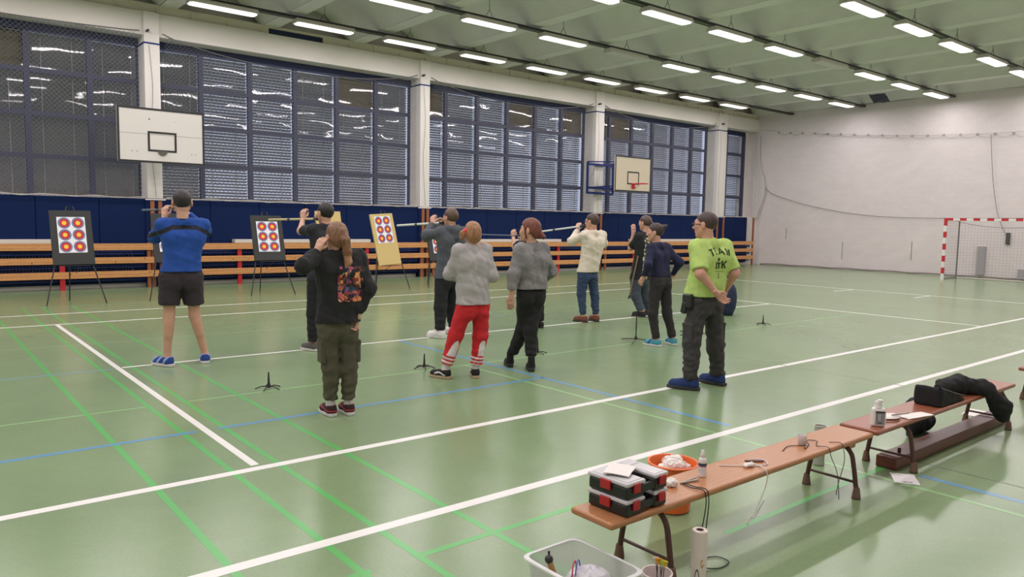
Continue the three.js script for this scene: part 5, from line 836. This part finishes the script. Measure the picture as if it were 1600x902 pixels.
cord('cord', 'thin dark cord around the cup on the near bench', [[3.9, HB + 0.003, -2.27], [4.02, HB + 0.004, -2.3], [4.13, HB + 0.004, -2.24], [4.22, HB + 0.004, -2.3], [4.26, HB + 0.004, -2.26], [4.16, HB + 0.004, -2.2], [4.18, HB + 0.005, -2.138], [4.18, HB - 0.04, -2.124], [4.26, 0.2, -2.12], [4.3, 0.03, -2.12]], 0.0022, cordDark);
cord('cord', 'second thin cord draped over the bench near the far leg', [[4.3, HB + 0.003, -2.2], [4.33, HB + 0.005, -2.138], [4.335, HB - 0.04, -2.124], [4.36, 0.25, -2.13], [4.3, 0.12, -2.13], [4.28, 0.06, -2.13]], 0.0022, cordDark);
{ const t = thing('metal_can', 'pale metal can standing on the floor behind the near bench', 'can', [4.92, 0, -2.585]); part('can_wall', lathe([[0, 0.002], [0.036, 0.002], [0.038, 0.006], [0.038, 0.268], [0.04, 0.272], [0.04, 0.278], [0.036, 0.276], [0.035, 0.22], [0, 0.22]], 24), mat({ color: lin(0.45, 0.45, 0.40), roughness: 0.35, metalness: 0.4 }), t); part('rim', at(new THREE.TorusGeometry(0.039, 0.003, 6, 24), 0, 0.277, 0, 0, Math.PI / 2), M.lampBody, t); }
{
  const tx = canvasTex(256, 512, (c) => { c.fillStyle = '#e9dcd4'; c.fillRect(0, 0, 256, 512); for (const [x, y, k] of [[30, 330, 1], [75, 120, 0.9], [120, 380, 0.8], [165, 150, 1], [210, 330, 1], [235, 90, 0.8]]) { c.strokeStyle = '#b5563f'; c.lineWidth = 4; c.strokeRect(x - 16 * k, y, 34 * k, 34 * k); c.strokeStyle = '#4c5a4c'; c.beginPath(); c.ellipse(x, y - 22 * k, 12 * k, 24 * k, 0, 0, 7); c.stroke(); c.strokeStyle = '#c08a3c'; c.beginPath(); c.arc(x + 26 * k, y - 60 * k, 7, 0, 5); c.stroke(); } });
  const t = thing('paper_towel_roll', 'printed paper towel roll standing on the floor below the near bench', 'paper towel', [2.835, 0, -2.045]);
  part('roll', lathe([[0.017, 0.002], [0.034, 0.002], [0.036, 0.006], [0.036, 0.236], [0.034, 0.24], [0.017, 0.24]], 32), mat({ map: tx, roughness: 0.9 }), t); part('core', lathe([[0.0172, 0.239], [0.0172, 0.06], [0, 0.06]], 20), mat({ color: lin(0.19, 0.10, 0.07), roughness: 0.9, side: THREE.DoubleSide }), t);
}
{ // translucent storage bin and its contents
  const clear = phys({ color: lin(0.78, 0.78, 0.77), roughness: 0.35, transmission: 0.62, thickness: 0, side: THREE.DoubleSide }), x0 = 2.0, x1 = 2.3, z0 = -2.33, z1 = -1.93, h = 0.24;
  const g = thing('storage_bin', 'translucent plastic storage bin at the bottom edge of the picture', 'bin', [(x0 + x1) / 2, 0, (z0 + z1) / 2]); const w = (x1 - x0) / 2, d = (z1 - z0) / 2, t = 0.018;
  const ring = (k, y, r) => { const o = []; for (let i = 0; i <= 32; i++) { const a = i / 32 * Math.PI * 2, c = Math.cos(a), s = Math.sin(a), p = 0.22; o.push([(w - k) * Math.sign(c) * Math.pow(Math.abs(c), p), y, (d - k) * Math.sign(s) * Math.pow(Math.abs(s), p)]); } return o; };
  const loft = (rings) => { const pos = [], ind = [], n = rings[0].length; rings.forEach((r) => r.forEach((p) => pos.push(...p))); for (let a = 0; a + 1 < rings.length; a++) for (let i = 0; i + 1 < n; i++) { const q = a * n + i; ind.push(q, q + n, q + 1, q + 1, q + n, q + n + 1); } const G = new THREE.BufferGeometry(); G.setAttribute('position', new THREE.BufferAttribute(new Float32Array(pos), 3)); G.setIndex(ind); G.computeVertexNormals(); G.setAttribute('uv', new THREE.BufferAttribute(new Float32Array(pos.length / 3 * 2), 2)); return G; };
  part('bin_wall', loft([ring(0.17, 0.004), ring(0.03, 0.004), ring(0.022, 0.02), ring(0.004, h - 0.02), ring(0.002, h)]), clear, g);
  part('bin_rim', loft([ring(0.004, h), ring(-0.012, h), ring(-0.014, h - 0.006), ring(-0.012, h - 0.014)]), phys({ color: lin(0.85, 0.85, 0.84), roughness: 0.3, transmission: 0.3, thickness: 0, side: THREE.DoubleSide }), g);
  const tan = mat({ color: lin(0.42, 0.24, 0.09), roughness: 0.6 });
  const b = thing('quiver_tube', 'tan tube with a black cap leaning in the storage bin', 'tube', [2.06, 0.165, -2.19], 0); b.rotation.set(-0.2, 0, 0.25); part('shaft', lathe([[0, 0], [0.013, 0], [0.013, 0.09], [0, 0.09]], 16), tan, b); part('stopper', merge([at(new THREE.SphereGeometry(0.018, 14, 10), 0, 0.1, 0), rod([0.004, 0.105, 0], [0.012, 0.13, 0], 0.003, 0.006, 6)]), M.black, b);
  tag(part('cord', tube([[2.03, 0.215, -2.2], [2.01, 0.225, -2.16], [2.03, 0.17, -2.1], [2.08, 0.1, -2.12]], 0.0025, 5, 24), latchRed), 'thin red cord inside the storage bin', 'cord');
  const film = phys({ color: lin(0.8, 0.77, 0.82), roughness: 0.3, transmission: 0.35, thickness: 0, side: THREE.DoubleSide });
  const fb = part('plastic_bag', nets((x, y, z) => ell(x, y, z, 0, 0.06, 0, 0.1, 0.07, 0.09) + 0.02 * (Math.abs(noise.noise(x * 22, y * 22, z * 22)) * 2 - 0.6), [-0.14, -0.03, -0.13], [0.14, 0.17, 0.13], 0.006), film); fb.position.set(2.15, 0.1, -2.09); tag(fb, 'crinkled clear plastic bag lying in the storage bin', 'plastic bag');
  for (const [q, c] of [[0, [0.5, 0.03, 0.06]], [0.02, [0.12, 0.15, 0.5]]]) tag(part('cord', tube([[2.06 + q, 0.18, -2.1], [2.08 + q, 0.26, -2.11], [2.11 + q, 0.26, -2.13], [2.13 + q, 0.18, -2.13]], 0.003, 5, 20), mat({ color: lin(...c), roughness: 0.5 })), q ? 'blue loop of cord over the plastic bag in the bin' : 'red loop of cord over the plastic bag in the bin', 'cord');
}
{
  const t = thing('white_tub', 'white plastic tub of dart flights beside the storage bin', 'tub', [2.41, 0, -1.945]); part('tub_wall', lathe([[0, 0.003], [0.05, 0.003], [0.062, 0.19], [0.066, 0.195], [0.064, 0.2], [0.058, 0.197], [0.047, 0.01], [0, 0.01]], 30), phys({ color: lin(0.76, 0.66, 0.63), roughness: 0.4 }), t);
  const cols = [[0.8, 0.42, 0.02], [0.8, 0.5, 0.04], [0.2, 0.62, 0.1], [0.75, 0.36, 0.02], [0.62, 0.65, 0.6]];
  const wordsC = ['orange', 'amber', 'green', 'dark orange', 'pale'];
  cols.forEach((c, i) => { const a = i * 1.25, d = thing('dart', wordsC[i] + ' flighted dart sticking out of the white tub', 'dart', [2.435 + 0.012 * Math.cos(a), 0.13, -1.95 + 0.012 * Math.sin(a)], a); d.rotation.z = 0.12; const fm = mat({ color: lin(...c), roughness: 0.5, side: THREE.DoubleSide }); part('shaft', rod([0, 0, 0], [0, 0.1, 0], 0.002, 0.002, 5), M.black, d); part('flight', merge([at(new THREE.ConeGeometry(0.014, 0.03, 10, 1, true), 0, 0.098, 0, 0, Math.PI)]), fm, d); });
}
// ---------------------------------------------------------------- papers and the bag on the middle bench
crumple('tissue', 'crumpled white paper beside the pump bottle', 'tissue', [5.22, HB - 0.004, -2.25], 0.09, 0.014, 0.06, 9.9, null, 16);
{ const t = thing('marker', 'grey pen lying on the papers of the middle bench', 'pen', [5.25, HB + 0.032, -2.2]); part('barrel', rod([-0.07, 0, -0.02], [0.07, 0, 0.02], 0.006, 0.006, 8), metal, t); part('pen_tip', rod([0.07, 0, 0.02], [0.085, 0, 0.024], 0.006, 0.002, 8), M.black, t); }
cord('cord', 'thin brown cord beside the pump bottle', [[5.0, HB + 0.004, -2.27], [5.07, HB + 0.004, -2.2], [5.16, HB + 0.004, -2.17], [5.24, HB + 0.004, -2.2]], 0.003, pen);
const printed = canvasTex(256, 340, (c) => { c.fillStyle = '#e9e4e4'; c.fillRect(0, 0, 256, 340); c.fillStyle = '#7a7880'; for (let i = 0; i < 3; i++) c.fillRect(40, 34 + i * 14, 70, 4); c.fillStyle = '#55555e'; c.beginPath(); c.moveTo(80, 290); c.lineTo(110, 272); c.lineTo(150, 282); c.lineTo(186, 270); c.lineTo(186, 296); c.lineTo(80, 300); c.fill(); });
const printedPaper = mat({ map: printed, roughness: 0.85 });
sheet('paper_sheet', 'white paper sheet at the front of the middle bench', 'paper', 0.28, 0.1, [5.42, HB + 0.001, -2.17], -0.2, paperWhite, 0.003);
sheet('paper_sheet', 'printed white paper lying on the floor by the bench leg', 'paper', 0.15, 0.21, [5.1, 0.001, -2.08], -1.0, printedPaper, 0.002);
sheet('paper_sheet', 'white paper lying on the floor beyond the dark beam', 'paper', 0.3, 0.21, [7.5, 0.001, -2.46], 0.1, paperWhite, 0.002);
sheet('paper_sheet', 'white paper on the bench at the right edge', 'paper', 0.21, 0.15, [8.5, HB + 0.001, -2.27], 0.1, paperWhite, 0.002);
{
  const bagM = mat({ color: lin(0.008, 0.008, 0.009), roughness: 0.85, bumpMap: fabricBump, bumpScale: 0.002 });
  // lies along the bench: stiff wedge to the left, soft arm falling over the front edge to the right
  const B = thing('shoulder_bag', 'black padded bag slumped over the middle bench', 'bag', [6.0, HB, -2.25]);
  const bx = (x, y, z, cx, cy, cz, hx, hy, hz, r) => { const qx = Math.abs(x - cx) - hx + r, qy = Math.abs(y - cy) - hy + r, qz = Math.abs(z - cz) - hz + r; return Math.hypot(Math.max(qx, 0), Math.max(qy, 0), Math.max(qz, 0)) + Math.min(Math.max(qx, qy, qz), 0) - r; };
  const wedge = (x, y, z) => { const yy = y - (-0.32 * (x + 0.2)) * 0.5; return Math.max(bx(x, y, z, 0.04, 0.07, 0, 0.24, 0.085, 0.1, 0.035), (y - 0.155 + 0.32 * (x + 0.2))) + 0.006 * noise.noise(x * 12, y * 12, z * 12); };
  part('stiff_pouch', nets((x, y, z) => Math.max(wedge(x, y, z), -y + 0.002), [-0.24, -0.02, -0.14], [0.34, 0.2, 0.14], 0.008), bagM, B);
  const arm = [cap([0.2, 0.07, -0.05], [0.45, 0.08, -0.02], 0.055, 0.07), cap([0.45, 0.08, -0.02], [0.62, 0.03, 0.1], 0.07, 0.075), cap([0.62, 0.03, 0.1], [0.72, -0.1, 0.2], 0.075, 0.075), cap([0.72, -0.1, 0.2], [0.74, -0.18, 0.215], 0.07, 0.05), cap([0.25, 0.1, -0.06], [0.5, 0.085, -0.05], 0.035, 0.04)];
  const af = capsField(arm, 0.05), [al, ah] = boundsOf(arm, 0.04); part('soft_flap', nets((x, y, z) => Math.max(af(x, y, z) + 0.02 * (0.4 - Math.abs(noise.noise(x * 13, y * 13, z * 13))), z < 0.135 ? -y + 0.002 : -9), al, ah, 0.009), bagM, B);
  part('piping', tube([[-0.2, 0.15, 0.085], [0.05, 0.08, 0.1], [0.27, 0.03, 0.09]], 0.006, 5, 16), M.black, B);
  const jc = [cap([-0.1, 0.24, 0], [0.12, 0.25, 0], 0.07, 0.07), cap([-0.12, 0.12, 0.02], [0.1, 0.1, 0], 0.085, 0.09), cap([-0.22, 0.03, 0.03], [0.1, 0.04, -0.02], 0.03, 0.05)], jf = capsField(jc, 0.06), [jl, jh] = boundsOf(jc, 0.04);
  const jk = part('jacket', nets((x, y, z) => Math.max(jf(x, y, z) + 0.03 * (0.4 - Math.abs(noise.noise(x * 9 + 4, y * 5, z * 9))), -y + 0.002), jl, jh, 0.01), bagM); jk.position.set(6.35, 0, -2.52); tag(jk, 'black jacket heaped on the floor behind the middle bench', 'jacket');
}
shadow(scene);
renderer.render(scene, camera);
